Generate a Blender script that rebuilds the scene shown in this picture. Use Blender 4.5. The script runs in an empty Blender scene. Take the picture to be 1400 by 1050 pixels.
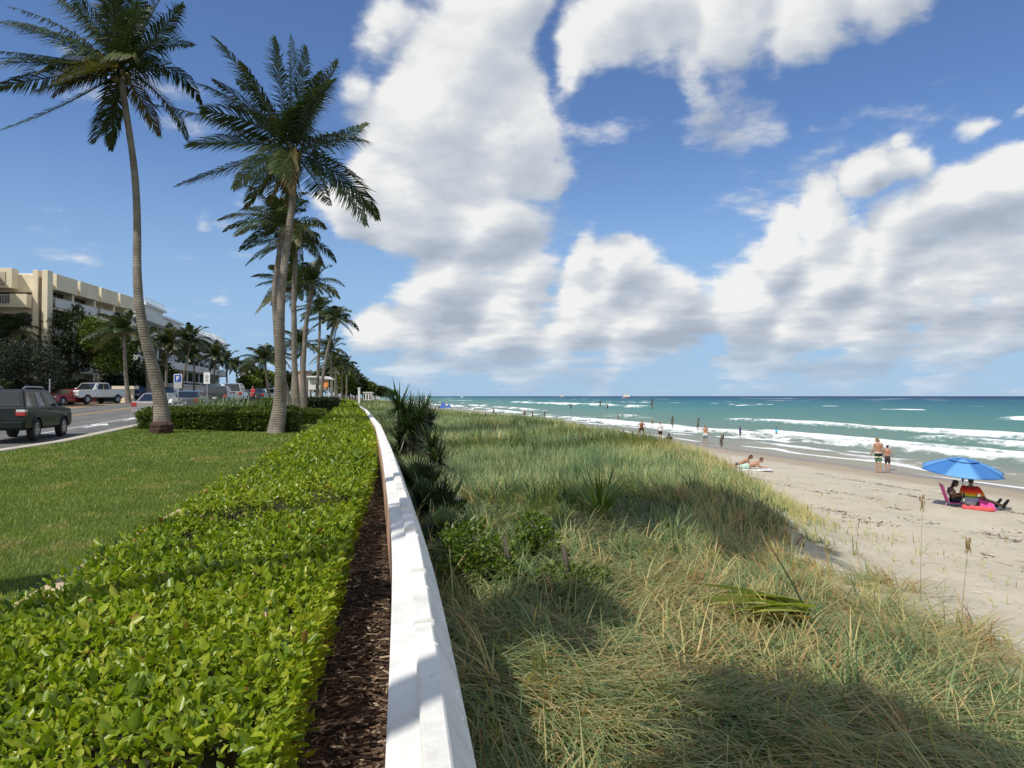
import bpy, math, random
import numpy as np
from mathutils import Vector, Matrix
rng = np.random.default_rng(11)
random.seed(5)
SC = bpy.context.scene
COL = SC.collection
R = math.radians
F = 1038.0                      # focal length in photo pixels (1400 wide)
CZ = 1.55                       # eye height above the lawn
PITCH = math.atan((541.5-525)/F)

# ------------------------------------------------------------------ helpers
def obj(name, me, mat=None, parent=None, label=None, cat=None, group=None, kind=None, loc=None, smooth=None):
    o = bpy.data.objects.new(name, me)
    COL.objects.link(o)
    if mat is not None and me is not None:
        me.materials.clear()
        for m in (mat if isinstance(mat, (list, tuple)) else [mat]): me.materials.append(m)
    if parent is not None: o.parent = parent
    if loc is not None: o.location = loc
    if label: o['label'] = label
    if cat: o['category'] = cat
    if group: o['group'] = group
    if kind: o['kind'] = kind
    if smooth is not None and me is not None and len(me.polygons):
        me.polygons.foreach_set('use_smooth', np.full(len(me.polygons), smooth))
    return o

def thing(name, label, cat, loc=(0,0,0), rz=0, group=None):
    o = obj(name, None, label=label, cat=cat, group=group, loc=loc)
    o.rotation_euler = (0, 0, rz)
    o.empty_display_size = .2
    return o

def dup(o, parent=None):
    c = o.copy(); COL.objects.link(c)
    c.parent = parent
    for ch in list(o.children): dup(ch, c)
    return c

def np_mesh(name, V, polys, attrs=None, smooth=False, matidx=None):
    """V (N,3); polys list of (n,k) int arrays."""
    me = bpy.data.meshes.new(name)
    V = np.asarray(V, dtype=np.float32)
    me.vertices.add(len(V)); me.vertices.foreach_set('co', V.ravel())
    polys = [np.asarray(p, dtype=np.int32) for p in polys if len(p)]
    nl = sum(p.size for p in polys); npol = sum(len(p) for p in polys)
    me.loops.add(nl); me.polygons.add(npol)
    me.loops.foreach_set('vertex_index', np.concatenate([p.ravel() for p in polys]))
    tot = np.concatenate([np.full(len(p), p.shape[1], dtype=np.int32) for p in polys])
    start = np.concatenate([[0], np.cumsum(tot)[:-1]]).astype(np.int32)
    me.polygons.foreach_set('loop_start', start)
    if smooth: me.polygons.foreach_set('use_smooth', np.ones(npol, dtype=bool))
    if matidx is not None: me.polygons.foreach_set('material_index', np.asarray(matidx, dtype=np.int32))
    me.update(calc_edges=True)
    for k, a in (attrs or {}).items():
        at = me.attributes.new(k, 'FLOAT', 'POINT')
        at.data.foreach_set('value', np.asarray(a, dtype=np.float32))
    return me

def grid_faces(ni, nj):
    i, j = np.meshgrid(np.arange(ni-1), np.arange(nj-1), indexing='ij')
    a = (i*nj+j).ravel()
    return np.stack([a, a+nj, a+nj+1, a+1], 1)

class MB:
    """collects shapes into ONE mesh"""
    def __init__(s): s.v = []; s.f = []; s.m = []
    def add(s, vs, fs, mi=0):
        n = len(s.v); s.v += [tuple(v) for v in vs]
        s.f += [tuple(n+i for i in f) for f in fs]; s.m += [mi]*len(fs); return s
    def box(s, x0, x1, y0, y1, z0, z1, mi=0, M=None):
        vs = [Vector((x, y, z)) for z in (z0, z1) for x, y in ((x0,y0),(x1,y0),(x1,y1),(x0,y1))]
        if M is not None: vs = [M @ v for v in vs]
        return s.add(vs, [(3,2,1,0),(4,5,6,7),(0,1,5,4),(1,2,6,5),(2,3,7,6),(3,0,4,7)], mi)
    def tube(s, pts, rad, n=8, mi=0, caps=True):
        pts = [Vector(p) for p in pts]
        if not isinstance(rad, (list, tuple, np.ndarray)): rad = [rad]*len(pts)
        vs, fs = [], []
        up = None
        for i, p in enumerate(pts):
            t = (pts[min(i+1, len(pts)-1)]-pts[max(i-1, 0)])
            t = t.normalized() if t.length > 1e-9 else Vector((0,0,1))
            if up is None: up = Vector((0,0,1)) if abs(t.z) < .9 else Vector((1,0,0))
            a = t.cross(up)
            a = a.normalized() if a.length > 1e-6 else t.orthogonal().normalized()
            b = a.cross(t).normalized(); up = b
            for k in range(n):
                w = 2*math.pi*k/n
                vs.append(p+(a*math.cos(w)+b*math.sin(w))*rad[i])
        for i in range(len(pts)-1):
            for k in range(n):
                fs.append((i*n+k, i*n+(k+1)%n, (i+1)*n+(k+1)%n, (i+1)*n+k))
        if caps:
            fs.append(tuple(range(n))[::-1]); fs.append(tuple((len(pts)-1)*n+k for k in range(n)))
        return s.add(vs, fs, mi)
    def lathe(s, prof, n=16, c=(0,0,0), mi=0, M=None):
        vs, fs = [], []
        for r, z in prof:
            for k in range(n):
                w = 2*math.pi*k/n
                v = Vector((c[0]+r*math.cos(w), c[1]+r*math.sin(w), c[2]+z))
                vs.append(M @ v if M is not None else v)
        for i in range(len(prof)-1):
            for k in range(n): fs.append((i*n+k, i*n+(k+1)%n, (i+1)*n+(k+1)%n, (i+1)*n+k))
        fs.append(tuple(range(n))[::-1]); fs.append(tuple((len(prof)-1)*n+k for k in range(n)))
        return s.add(vs, fs, mi)
    def prism(s, poly, y0, y1, mi=0, M=None):
        """poly in (x,z), extruded along y"""
        n = len(poly)
        vs = [Vector((x, y0, z)) for x, z in poly]+[Vector((x, y1, z)) for x, z in poly]
        if M is not None: vs = [M @ v for v in vs]
        fs = [tuple(range(n)), tuple(range(2*n-1, n-1, -1))]
        fs += [(i, i+n, (i+1)%n+n, (i+1)%n) for i in range(n)]
        return s.add(vs, fs, mi)
    def mesh(s, name):
        me = bpy.data.meshes.new(name)
        me.from_pydata(s.v, [], s.f)
        if any(s.m): me.polygons.foreach_set('material_index', s.m)
        me.validate(); me.update(); return me
    def build(s, name, mat, parent=None, smooth=False, bevel=0, seg=2, **k):
        o = obj(name, s.mesh(name), mat, parent, smooth=smooth, **k)
        if bevel:
            b = o.modifiers.new('b', 'BEVEL'); b.width = bevel; b.segments = seg; b.limit_method = 'ANGLE'; b.angle_limit = R(35)
        return o

# value noise
_perm = rng.random((256, 256))
def vnoise(x, y):
    x = np.asarray(x, float); y = np.asarray(y, float)
    xi = np.floor(x).astype(int); yi = np.floor(y).astype(int)
    fx = x-xi; fy = y-yi
    fx = fx*fx*(3-2*fx); fy = fy*fy*(3-2*fy)
    g = lambda a, b: _perm[a & 255, b & 255]
    return (g(xi,yi)*(1-fx)+g(xi+1,yi)*fx)*(1-fy)+(g(xi,yi+1)*(1-fx)+g(xi+1,yi+1)*fx)*fy
def fbm(x, y, o=4):
    s = 0; a = .5; t = 0
    for i in range(o):
        s = s+a*vnoise(x*2**i+17.3*i, y*2**i+9.1*i); t += a; a *= .5
    return s/t
def sstep(a, b, x):
    t = np.clip((np.asarray(x, float)-a)/(b-a), 0, 1); return t*t*(3-2*t)

# ------------------------------------------------------------------ materials
def nodes(name):
    m = bpy.data.materials.new(name); m.use_nodes = True
    nt = m.node_tree; nt.nodes.clear()
    return m, nt, nt.nodes, nt.links
def N(nt, t, **k):
    n = nt.nodes.new(t)
    for a, b in k.items():
        if a.startswith('_'): n.inputs[a[1:].replace('_', ' ')].default_value = b
        else: setattr(n, a, b)
    return n
def ramp(nt, fac, stops, interp='LINEAR'):
    r = nt.nodes.new('ShaderNodeValToRGB'); e = r.color_ramp.elements
    r.color_ramp.interpolation = interp
    while len(e) < len(stops): e.new(.5)
    for el, (p, c) in zip(e, stops): el.position = p; el.color = (*c, 1) if len(c) == 3 else c
    nt.links.new(fac, r.inputs[0]); return r.outputs[0]
def mixc(nt, fac, a, b, mode='MIX'):
    n = nt.nodes.new('ShaderNodeMix'); n.data_type = 'RGBA'; n.blend_type = mode
    for s, v in ((n.inputs[0], fac), (n.inputs[6], a), (n.inputs[7], b)):
        if hasattr(v, 'links'): nt.links.new(v, s)
        else: s.default_value = (*v, 1) if isinstance(v, tuple) and len(v) == 3 else v
    return n.outputs[2]
def math_(nt, op, a, b=None, c=None, clamp=False):
    n = nt.nodes.new('ShaderNodeMath'); n.operation = op; n.use_clamp = clamp
    for s, v in zip(n.inputs, (a, b, c)):
        if v is None: continue
        if hasattr(v, 'links'): nt.links.new(v, s)
        else: s.default_value = v
    return n.outputs[0]
def noise(nt, vec, scale, detail=4, rough=.55, dist=0):
    n = nt.nodes.new('ShaderNodeTexNoise'); n.inputs['Scale'].default_value = scale
    n.inputs['Detail'].default_value = detail; n.inputs['Roughness'].default_value = rough; n.inputs['Distortion'].default_value = dist
    if vec is not None: nt.links.new(vec, n.inputs['Vector'])
    return n.outputs[0]
def coords(nt, kind='Object'):
    return nt.nodes.new('ShaderNodeTexCoord').outputs[kind]
def attr(nt, name):
    n = nt.nodes.new('ShaderNodeAttribute'); n.attribute_name = name; return n.outputs['Fac']
def bump(nt, h, strength=.3, dist=.02):
    b = nt.nodes.new('ShaderNodeBump'); b.inputs['Strength'].default_value = strength; b.inputs['Distance'].default_value = dist
    nt.links.new(h, b.inputs['Height']); return b.outputs[0]
def finish(nt, col, rough=.6, metal=0, spec=.5, normal=None, transl=0, tcol=None, coat=0):
    p = nt.nodes.new('ShaderNodeBsdfPrincipled'); o = nt.nodes.new('ShaderNodeOutputMaterial')
    if hasattr(col, 'links'): nt.links.new(col, p.inputs['Base Color'])
    else: p.inputs['Base Color'].default_value = (*col, 1)
    if hasattr(rough, 'links'): nt.links.new(rough, p.inputs['Roughness'])
    else: p.inputs['Roughness'].default_value = rough
    p.inputs['Metallic'].default_value = metal; p.inputs['Specular IOR Level'].default_value = spec
    p.inputs['Coat Weight'].default_value = coat; p.inputs['Coat Roughness'].default_value = .08
    if normal is not None: nt.links.new(normal, p.inputs['Normal'])
    if transl:
        t = nt.nodes.new('ShaderNodeBsdfTranslucent'); mx = nt.nodes.new('ShaderNodeMixShader'); mx.inputs[0].default_value = transl
        c = tcol if tcol is not None else col
        if hasattr(c, 'links'): nt.links.new(c, t.inputs[0])
        else: t.inputs[0].default_value = (*c, 1)
        nt.links.new(p.outputs[0], mx.inputs[1]); nt.links.new(t.outputs[0], mx.inputs[2]); nt.links.new(mx.outputs[0], o.inputs[0])
    else: nt.links.new(p.outputs[0], o.inputs[0])
    return p
def mat(name, col, rough=.6, var=.12, scale=6, metal=0, spec=.5, bmp=0, transl=0, coat=0, fine=0):
    m, nt, nn, lk = nodes(name)
    v = coords(nt)
    n1 = noise(nt, v, scale, 5, .6)
    c = mixc(nt, n1, tuple(x*(1-var) for x in col), tuple(min(1, x*(1+var)) for x in col))
    nrm = None
    if bmp: nrm = bump(nt, noise(nt, v, fine or scale*8, 4), .5, bmp)
    finish(nt, c, rough, metal, spec, nrm, transl, None, coat)
    return m
def leafmat(name, stops, rough=.45, transl=.3, spec=.35, patch=0, pscale=.7, pcol=None):
    m, nt, nn, lk = nodes(name)
    c = ramp(nt, attr(nt, 'rnd'), stops)
    if pcol is not None:
        n1 = noise(nt, coords(nt), pscale, 3, .6)
        f = ramp(nt, n1, [(.42, (0,0,0)), (.68, (patch,patch,patch))])
        c = mixc(nt, f, c, pcol)
    tc = mixc(nt, 1.0, c, (1.25, 1.35, .55), 'MULTIPLY')
    finish(nt, c, rough, 0, spec, None, transl, tc)
    return m

# ------------------------------------------------------------------ layout curves: u = metres right of the sea wall's outer edge
_pts = np.array([(-60,9.0),(-12,1.9),(0,.235),(2.12,-.075),(3.19,-.23),(4.72,-.455),(7.27,-.91),(12.9,-1.93),(24.8,-4.19),(52.6,-9.95),(90,-18.2),(150,-31.6),(300,-64.5),(600,-129)])
_yf = np.arange(-60, 600, .1)
_xf = np.interp(_yf, _pts[:,0], _pts[:,1])
def _sm(x, n):
    p = np.pad(x, n, mode='reflect', reflect_type='odd'); return np.convolve(p, np.ones(2*n+1)/(2*n+1), 'valid')
_xf = _sm(_sm(_xf, 14), 10)
def XW(y):
    y = np.asarray(y, float)
    return np.where(y < 599, np.interp(y, _yf, _xf), _xf[-11]+(y-599)*-.215)
def zl(u, Y):
    """land left of the wall"""
    return sstep(-3.2, -10, u)*np.clip((np.asarray(Y, float)-26)*.022, 0, 1.0)
def UE(Y):
    return np.interp(Y, [-20,0,8,13,22,30,60,200,400], [4,5,5.4,6.5,9.9,11.3,12.4,13,14])
def EDGE(u, Y): return 5.0*(fbm(u*.45+5, Y*.38, 4)-.5)+1.6*(fbm(u*1.6+50, Y*1.5, 2)-.5)
def zb(u):
    return np.interp(u, [0,8,13,18.8,25,29,40,60,200,40000], [-1.3,-1.6,-1.78,-2.08,-2.42,-2.6,-3.3,-4.2,-8,-60])
def zr(u, Y):
    """dune and beach right of the wall"""
    u = np.asarray(u, float); Y = np.asarray(Y, float)
    ue = UE(Y)
    zp = -.42+.16*(fbm(u*.35+3, Y*.22+8, 3)-.5)*2
    zp = zp-.25*sstep(12, 4, Y)
    zp = zp+0.42*np.exp(-((u-9)/4.8)**2-((Y-46)/13)**2)+.27*np.exp(-((u-9.3)/3.6)**2-((Y-26)/9)**2)-.35*sstep(70, 120, Y)
    w_ = sstep(11, 17, Y)
    t = sstep(ue-4.2+2.9*w_, ue+3.2-.4*w_, u)
    z = zp*(1-t)+zb(u)*t
    z = z+.10*(fbm(u*.9+31, Y*.7+2, 3)-.5)*sstep(24, 14, u)+.05*(fbm(u*.5, Y*.35+40, 3)-.5)*sstep(30, 24, u)
    return z
def zt(x, y):
    u = x-XW(y)
    return float(zl(u, y) if u < 0 else zr(u, y))
SEA = -2.6
def ray(px, py):
    dx = (px-700)/F; dz = (525-py)/F
    c, s = math.cos(PITCH), math.sin(PITCH)
    return Vector((dx, c-dz*s, s+dz*c))
def P(px, py, Y):
    d = ray(px, py); return Vector((0,0,CZ))+d*(Y/d.y)
def hit(px, py, dz=0, lo=1.0, hi=900):
    """where the sight line through a photo pixel meets the ground (+dz)"""
    Y = lo; step = .05
    while Y < hi:
        p = P(px, py, Y)
        if p.z <= max(zt(p.x, p.y), SEA if p.x-XW(p.y) > 25 else -99)+dz: return p
        Y += max(step, Y*.002)
    return P(px, py, hi)
def gnd(px, Y, dz=0):
    """ground point in the column of pixel px at distance Y"""
    x = (px-700)/F*Y; return Vector((x, Y, zt(x, Y)+dz))

# ------------------------------------------------------------------ camera, sun, sky
cam = bpy.data.cameras.new('camera'); cam.sensor_width = 36; cam.lens = 36*F/1400; cam.clip_end = 90000; cam.clip_start = .05
co = bpy.data.objects.new('camera', cam); COL.objects.link(co); co.location = (0,0,CZ); co.rotation_euler = (math.pi/2+PITCH, 0, 0)
SC.camera = co
EL = R(52); TOSUN = Vector((-.73*math.cos(EL), -.68*math.cos(EL), math.sin(EL))).normalized()
sl = bpy.data.lights.new('sun', 'SUN'); sl.energy = 4.2; sl.angle = R(.53); sl.color = (1, .955, .88)
so = bpy.data.objects.new('sun', sl); COL.objects.link(so); so.rotation_euler = TOSUN.to_track_quat('Z', 'Y').to_euler(); so.location = (-20,-20,30)
SC.view_settings.view_transform = 'Standard'; SC.view_settings.look = 'None'; SC.view_settings.exposure = 0; SC.view_settings.gamma = 1
SC.cycles.max_bounces = 6; SC.cycles.transparent_max_bounces = 8; SC.cycles.caustics_reflective = False; SC.cycles.caustics_refractive = False
SC.cycles.use_denoising = True

w = bpy.data.worlds.new("World"); SC.world = w; w.use_nodes = True
nt = w.node_tree; nt.nodes.clear()
sky = nt.nodes.new('ShaderNodeTexSky'); sky.sky_type = 'NISHITA'; sky.sun_disc = False
sky.sun_elevation = EL; sky.sun_rotation = math.atan2(TOSUN.x, TOSUN.y); sky.air_density = 1.0; sky.dust_density = .0; sky.ozone_density = 1.5; sky.altitude = 10
D = coords(nt, 'Generated')
# cloud cover: cumulus groups placed by direction in the sky, broken up by noise
def vm(op, a, b=None):
    n = nt.nodes.new('ShaderNodeVectorMath'); n.operation = op
    for s, v in zip(n.inputs, (a, b)):
        if v is None: continue
        if hasattr(v, 'links'): nt.links.new(v, s)
        else: s.default_value = v
    return n
sep = nt.nodes.new('ShaderNodeSeparateXYZ'); nt.links.new(D, sep.inputs[0])
# warp the lookup so that group outlines billow
wn = nt.nodes.new('ShaderNodeTexNoise'); wn.inputs['Scale'].default_value = 5.5; wn.inputs['Detail'].default_value = 5; nt.links.new(D, wn.inputs['Vector'])
wv = vm('SUBTRACT', wn.outputs['Color'], (.5,.5,.5)); wv2 = vm('MULTIPLY', wv.outputs[0], (.16,.16,.16)); Dw = vm('ADD', D, wv2.outputs[0]).outputs[0]
CLOUDS = [ # photo pixel of centre, radius in px, weight
 (690,10,80,1),(640,90,110,1.05),(590,180,110,1.1),(680,170,90,1.1),(560,280,100,1.1),(640,300,95,1.1),(720,215,60,.95),(600,370,80,1.05),(520,230,70,.85),
 (700,370,75,1),(790,365,55,.9),(860,365,62,1),(470,290,50,.8),
 (830,60,85,1.0),(900,50,95,1.05),(1000,40,95,1.05),(1100,30,80,1),(1190,10,70,.85),(800,110,45,.8),(950,110,60,.8),
 (1050,330,62,1.05),(1120,290,62,1.05),(1200,250,52,1.05),(1250,225,50,.85),(1150,350,80,1.05),(1260,320,80,1),(1340,270,80,1.05),(1400,240,70,1.05),(1400,330,100,1.05),(1000,315,40,.6),
 (1330,160,42,.62),(1225,190,30,.5),(1395,130,30,.6),
 (560,440,70,.85),(680,440,80,.9),(800,420,85,1),(900,430,80,1),(1000,410,75,1.05),(1100,420,90,1.05),(1200,410,90,1.05),(1300,400,100,1),(1390,430,90,1),
 (500,450,45,.7),(620,465,60,.8),(760,465,70,.8),(900,470,60,.78),(1050,475,70,.8),(1200,480,60,.78),(1330,480,70,.8),
 (560,495,60,.72),(700,500,60,.70),(850,500,60,.66),(1000,505,60,.72),(1150,505,60,.66),(1300,505,70,.72),
 (520,45,60,.55),(310,65,40,.42),(265,300,30,.40),(315,385,28,.42),(480,110,40,.55),
]
def coverage(vec):
    cov = None
    for (cx, cy, r, wt) in CLOUDS:
        d = ray(cx, cy).normalized()
        dn = vm('DISTANCE', vec, tuple(d))
        mr = nt.nodes.new('ShaderNodeMapRange'); mr.interpolation_type = 'SMOOTHSTEP'
        mr.inputs['From Min'].default_value = r/F*1.5*(d.y); mr.inputs['From Max'].default_value = 0; mr.inputs['To Min'].default_value = 0; mr.inputs['To Max'].default_value = wt
        nt.links.new(dn.outputs['Value'], mr.inputs['Value'])
        cov = mr.outputs[0] if cov is None else math_(nt, 'SMOOTH_MAX', cov, mr.outputs[0], .28)
    return cov
cov = coverage(Dw); covs = coverage(vm('ADD', Dw, (-.018,0,.030)).outputs[0])
covd = math_(nt, 'SUBTRACT', cov, covs)
# other parts of the sky (behind and beside the camera): plain broken cover
yb = math_(nt, 'MULTIPLY', math_(nt, 'SUBTRACT', .55, sep.outputs['Y'], clamp=True), .8)
cov = math_(nt, 'MAXIMUM', cov, yb)
# flattened cloud-layer coordinates keep clouds small near the horizon
def lcoord(off):
    a = vm('ADD', D, off).outputs[0]
    zz = math_(nt, 'ADD', math_(nt, 'MAXIMUM', sep.outputs['Z'], 0), .22)
    st = vm('MULTIPLY', a, (1, 1, 1.75)).outputs[0]
    cb = nt.nodes.new('ShaderNodeCombineXYZ')
    for i in range(3): nt.links.new(zz, cb.inputs[i])
    return vm('DIVIDE', st, cb.outputs[0]).outputs[0]
def layer(off, sc, det, rough):
    n = nt.nodes.new('ShaderNodeTexNoise'); n.inputs['Scale'].default_value = sc; n.inputs['Detail'].default_value = det; n.inputs['Roughness'].default_value = rough
    nt.links.new(lcoord(off), n.inputs['Vector']); return n.outputs[0]
na = layer((0,0,0), 2.6, 10, .60)
nsa = layer((.11,.07,0), 2.3, 5, .48)
nsb = layer((.11-.035,.07,.05), 2.3, 5, .48)
nb = layer((-.012,0,.018), 2.6, 10, .60)
nc = layer((.3,.2,.1), 1.7, 4, .5)
dens = math_(nt, 'ADD', math_(nt, 'MULTIPLY', cov, 1.12), math_(nt, 'MULTIPLY', math_(nt, 'SUBTRACT', na, .5), 1.75))
alpha = nt.nodes.new('ShaderNodeMapRange'); alpha.interpolation_type = 'SMOOTHSTEP'
alpha.inputs['From Min'].default_value = .33; alpha.inputs['From Max'].default_value = .68; nt.links.new(dens, alpha.inputs['Value'])
horf = nt.nodes.new('ShaderNodeMapRange'); horf.inputs['From Min'].default_value = .005; horf.inputs['From Max'].default_value = .075; horf.inputs['To Min'].default_value = .25; nt.links.new(sep.outputs['Z'], horf.inputs['Value'])
al = math_(nt, 'MULTIPLY', math_(nt, 'MULTIPLY', alpha.outputs[0], horf.outputs[0]), .96)
lit = math_(nt, 'ADD', math_(nt, 'ADD', math_(nt, 'MULTIPLY', math_(nt, 'SUBTRACT', nsa, nsb), 1.9), math_(nt, 'MULTIPLY', math_(nt, 'SUBTRACT', na, nb), 1.5)), math_(nt, 'ADD', math_(nt, 'MULTIPLY', covd, 1.5), .76))
thick = nt.nodes.new('ShaderNodeMapRange'); thick.inputs['From Min'].default_value = .5; thick.inputs['From Max'].default_value = 1.25; nt.links.new(dens, thick.inputs['Value'])
lit = math_(nt, 'SUBTRACT', lit, math_(nt, 'MULTIPLY', thick.outputs[0], math_(nt, 'MULTIPLY', nc, .62)), clamp=True)
ccol = ramp(nt, lit, [(0, (4.0,4.5,5.3)), (.35, (5.2,5.7,6.4)), (.65, (6.6,6.9,7.3)), (1, (9.0,9.0,8.8))])
hz = nt.nodes.new('ShaderNodeMapRange'); hz.inputs['From Min'].default_value = 0; hz.inputs['From Max'].default_value = .34; hz.inputs['To Min'].default_value = .85; hz.inputs['To Max'].default_value = 0; hz.interpolation_type = 'SMOOTHSTEP'
nt.links.new(sep.outputs['Z'], hz.inputs['Value'])
air = mixc(nt, 1.0, sky.outputs[0], (.80,.96,1.24), 'MULTIPLY')
air = mixc(nt, hz.outputs[0], air, (3.2,5.1,7.6))
mixed = mixc(nt, al, air, ccol)
bg = nt.nodes.new('ShaderNodeBackground'); bg.inputs['Strength'].default_value = .1
nt.links.new(mixed, bg.inputs[0]); wo = nt.nodes.new('ShaderNodeOutputWorld'); nt.links.new(bg.outputs[0], wo.inputs[0])
# ------------------------------------------------------------------ ground sheets
def strip(name, u0, u1, Y, zf, m, nu=2, kind='structure', useg=None, skirt=0, label=None, cat=None):
    us = np.linspace(u0, u1, nu) if useg is None else np.asarray(useg, float)
    Y = np.asarray(Y, float)
    UU, YY = np.meshgrid(us, Y, indexing='ij')
    V = np.stack([UU+XW(YY), YY, zf(UU, YY)], -1).reshape(-1, 3)
    f = grid_faces(len(us), len(Y))
    at = {'u': UU.ravel(), 'yy': YY.ravel()}
    if skirt:
        ni, nj = len(us), len(Y)
        loop = [i*nj for i in range(ni)]+[(ni-1)*nj+j for j in range(1, nj)]+[i*nj+nj-1 for i in range(ni-2, -1, -1)]+[j for j in range(nj-2, 0, -1)]
        lo = V[loop]-np.array([0,0,skirt]); n0 = len(V); L = len(loop)
        V = np.vstack([V, lo])
        sf = np.array([(loop[k], n0+k, n0+(k+1)%L, loop[(k+1)%L]) for k in range(L)])
        at = {k: np.concatenate([a, a[loop]]) for k, a in at.items()}
        f = np.vstack([f, sf])
    me = np_mesh(name, V, [f], at, smooth=True)
    return obj(name, me, m, kind=kind, label=label, cat=cat)
def yseq(a, b, s0, grow=1.06, smax=1e9):
    out = [a]; s = s0
    while out[-1] < b: out.append(out[-1]+s); s = min(s*grow, smax)
    out[-1] = b; return np.array(out)
YL = np.concatenate([np.arange(-40, 100, 2.), yseq(100, 30000, 3, 1.12)])
def zground(u, Y):
    z = zl(u, Y)-.22
    return np.where(u < -26.2, zl(u, Y)-.03, z)-np.where(u > -.35, 0, 0)
m, nt, nn, lk = nodes('earth')
n1 = noise(nt, coords(nt), .6, 6); c = ramp(nt, n1, [(.3, (.035,.045,.018)), (.6, (.07,.075,.03)), (.8, (.11,.10,.06))]); finish(nt, c, .95)
strip('ground', 0, 0, YL, zground, m, useg=[-30000,-8000,-2000,-700,-250,-120,-70,-45,-35,-30,-27,-26.3,-26.1,-24,-20,-15,-11,-10,-8,-6,-4,-3,-2,-1,-.15])
M_EARTH = m
# lawn soil
m, nt, nn, lk = nodes('lawn_turf')
v = coords(nt); n1 = noise(nt, v, 1.1, 5, .6); n2 = noise(nt, v, 28, 3, .7)
c = ramp(nt, n1, [(.3, (.05,.085,.012)), (.55, (.085,.125,.018)), (.75, (.115,.145,.028))]); c = mixc(nt, .45, c, ramp(nt, n2, [(.3, (.4,.4,.4)), (.7, (1.3,1.3,1.3))]), 'MULTIPLY')
finish(nt, c, .9, 0, .2, bump(nt, n2, .9, .03))
strip('lawn', -10.75, -3.04, np.concatenate([np.arange(-40, 60, 1.), yseq(60, 400, 2, 1.1)]), lambda u, y: zl(u, y)-.005, m, nu=24)
# concrete
def concrete(name, col, var=.25):
    m, nt, nn, lk = nodes(name); v = coords(nt)
    a = noise(nt, v, 1.3, 6, .65); b = noise(nt, v, 60, 2, .6)
    c = ramp(nt, a, [(.3, tuple(x*(1-var) for x in col)), (.65, col)]); c = mixc(nt, .35, c, ramp(nt, b, [(.35, (.6,.6,.6)), (.65, (1.2,1.2,1.2))]), 'MULTIPLY')
    finish(nt, c, .9, 0, .25, bump(nt, b, .25, .004)); return m
M_KERB = concrete('kerb_concrete', (.52,.47,.38)); M_WALK = concrete('walk_concrete', (.50,.38,.25), .3)
YK = np.concatenate([np.arange(-40, 60, 1.), yseq(60, 400, 2, 1.1)])
strip('sidewalk', -3.06, -2.3, YK, lambda u, y: zl(u, y)+.02, M_WALK, nu=3, skirt=.2)
strip('kerb', -11.25, -10.75, YK, lambda u, y: zl(u, y)+.015, M_KERB, nu=3, skirt=.3)
strip('far_kerb', -26.6, -26.1, YK, lambda u, y: zl(u, y)+.02, M_KERB, nu=3, skirt=.3)
m, nt, nn, lk = nodes('asphalt'); v = coords(nt)
a = noise(nt, v, .35, 5, .6); b = noise(nt, v, 40, 2); u = attr(nt, 'u')
c = ramp(nt, a, [(.3, (.115,.115,.115)), (.7, (.175,.172,.165))])
tr = ramp(nt, math_(nt, 'PINGPONG', math_(nt, 'ADD', u, 100), 1.75), [(.2, (.86,.86,.86)), (.9, (1.1,1.1,1.08))]); c = mixc(nt, .8, c, tr, 'MULTIPLY')
c = mixc(nt, .3, c, ramp(nt, b, [(.3, (.6,.6,.6)), (.7, (1.3,1.3,1.3))]), 'MULTIPLY')
finish(nt, c, .85, 0, .3, bump(nt, b, .3, .004))
strip('road', -26.1, -11.25, YK, lambda u, y: zl(u, y)-.10, m, nu=12)
M_PAV = concrete('tan_paving', (.36,.25,.15), .3)
strip('parking_lane', -26.05, -22.3, YK, lambda u, y: zl(u, y)-.096, M_PAV, nu=3)
M_WPAINT = mat('white_road_paint', (.72,.72,.70), .7, .12, 9)
M_YPAINT = mat('yellow_road_paint', (.55,.36,.06), .7, .15, 9)
for uu in (-18.1, -18.45): strip('road_line', uu, uu+.12, YK, lambda u, y: zl(u, y)-.092, M_YPAINT)
strip('road_line', -13.85, -13.73, np.arange(28, 60, 1.), lambda u, y: zl(u, y)-.092, M_WPAINT)
def arrow(px, py):
    p = hit(px, py, -.1); u0 = p.x-float(XW(p.y)); y0 = p.y
    pl = [(-.12,-1.6),(.12,-1.6),(.12,.2),(.55,.2),(0,1.7),(-.55,.2),(-.12,.2)]
    V = [(u0+a+float(XW(y0+b)), y0+b, float(zl(u0+a, y0+b))-.092) for a, b in pl]
    mb = MB(); mb.add(V, [(0,1,2,6),(3,4,5),(2,3,5,6)]); mb.build('road_arrow', M_WPAINT, kind='structure')
arrow(131, 582); arrow(181, 573)
# far verge in shade of the trees
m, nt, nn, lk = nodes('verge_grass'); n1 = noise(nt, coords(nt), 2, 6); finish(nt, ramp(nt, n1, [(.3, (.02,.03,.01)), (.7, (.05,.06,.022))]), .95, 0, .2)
strip('verge', -60, -26.6, YK, lambda u, y: zl(u, y)+.0, m, nu=8)
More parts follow.
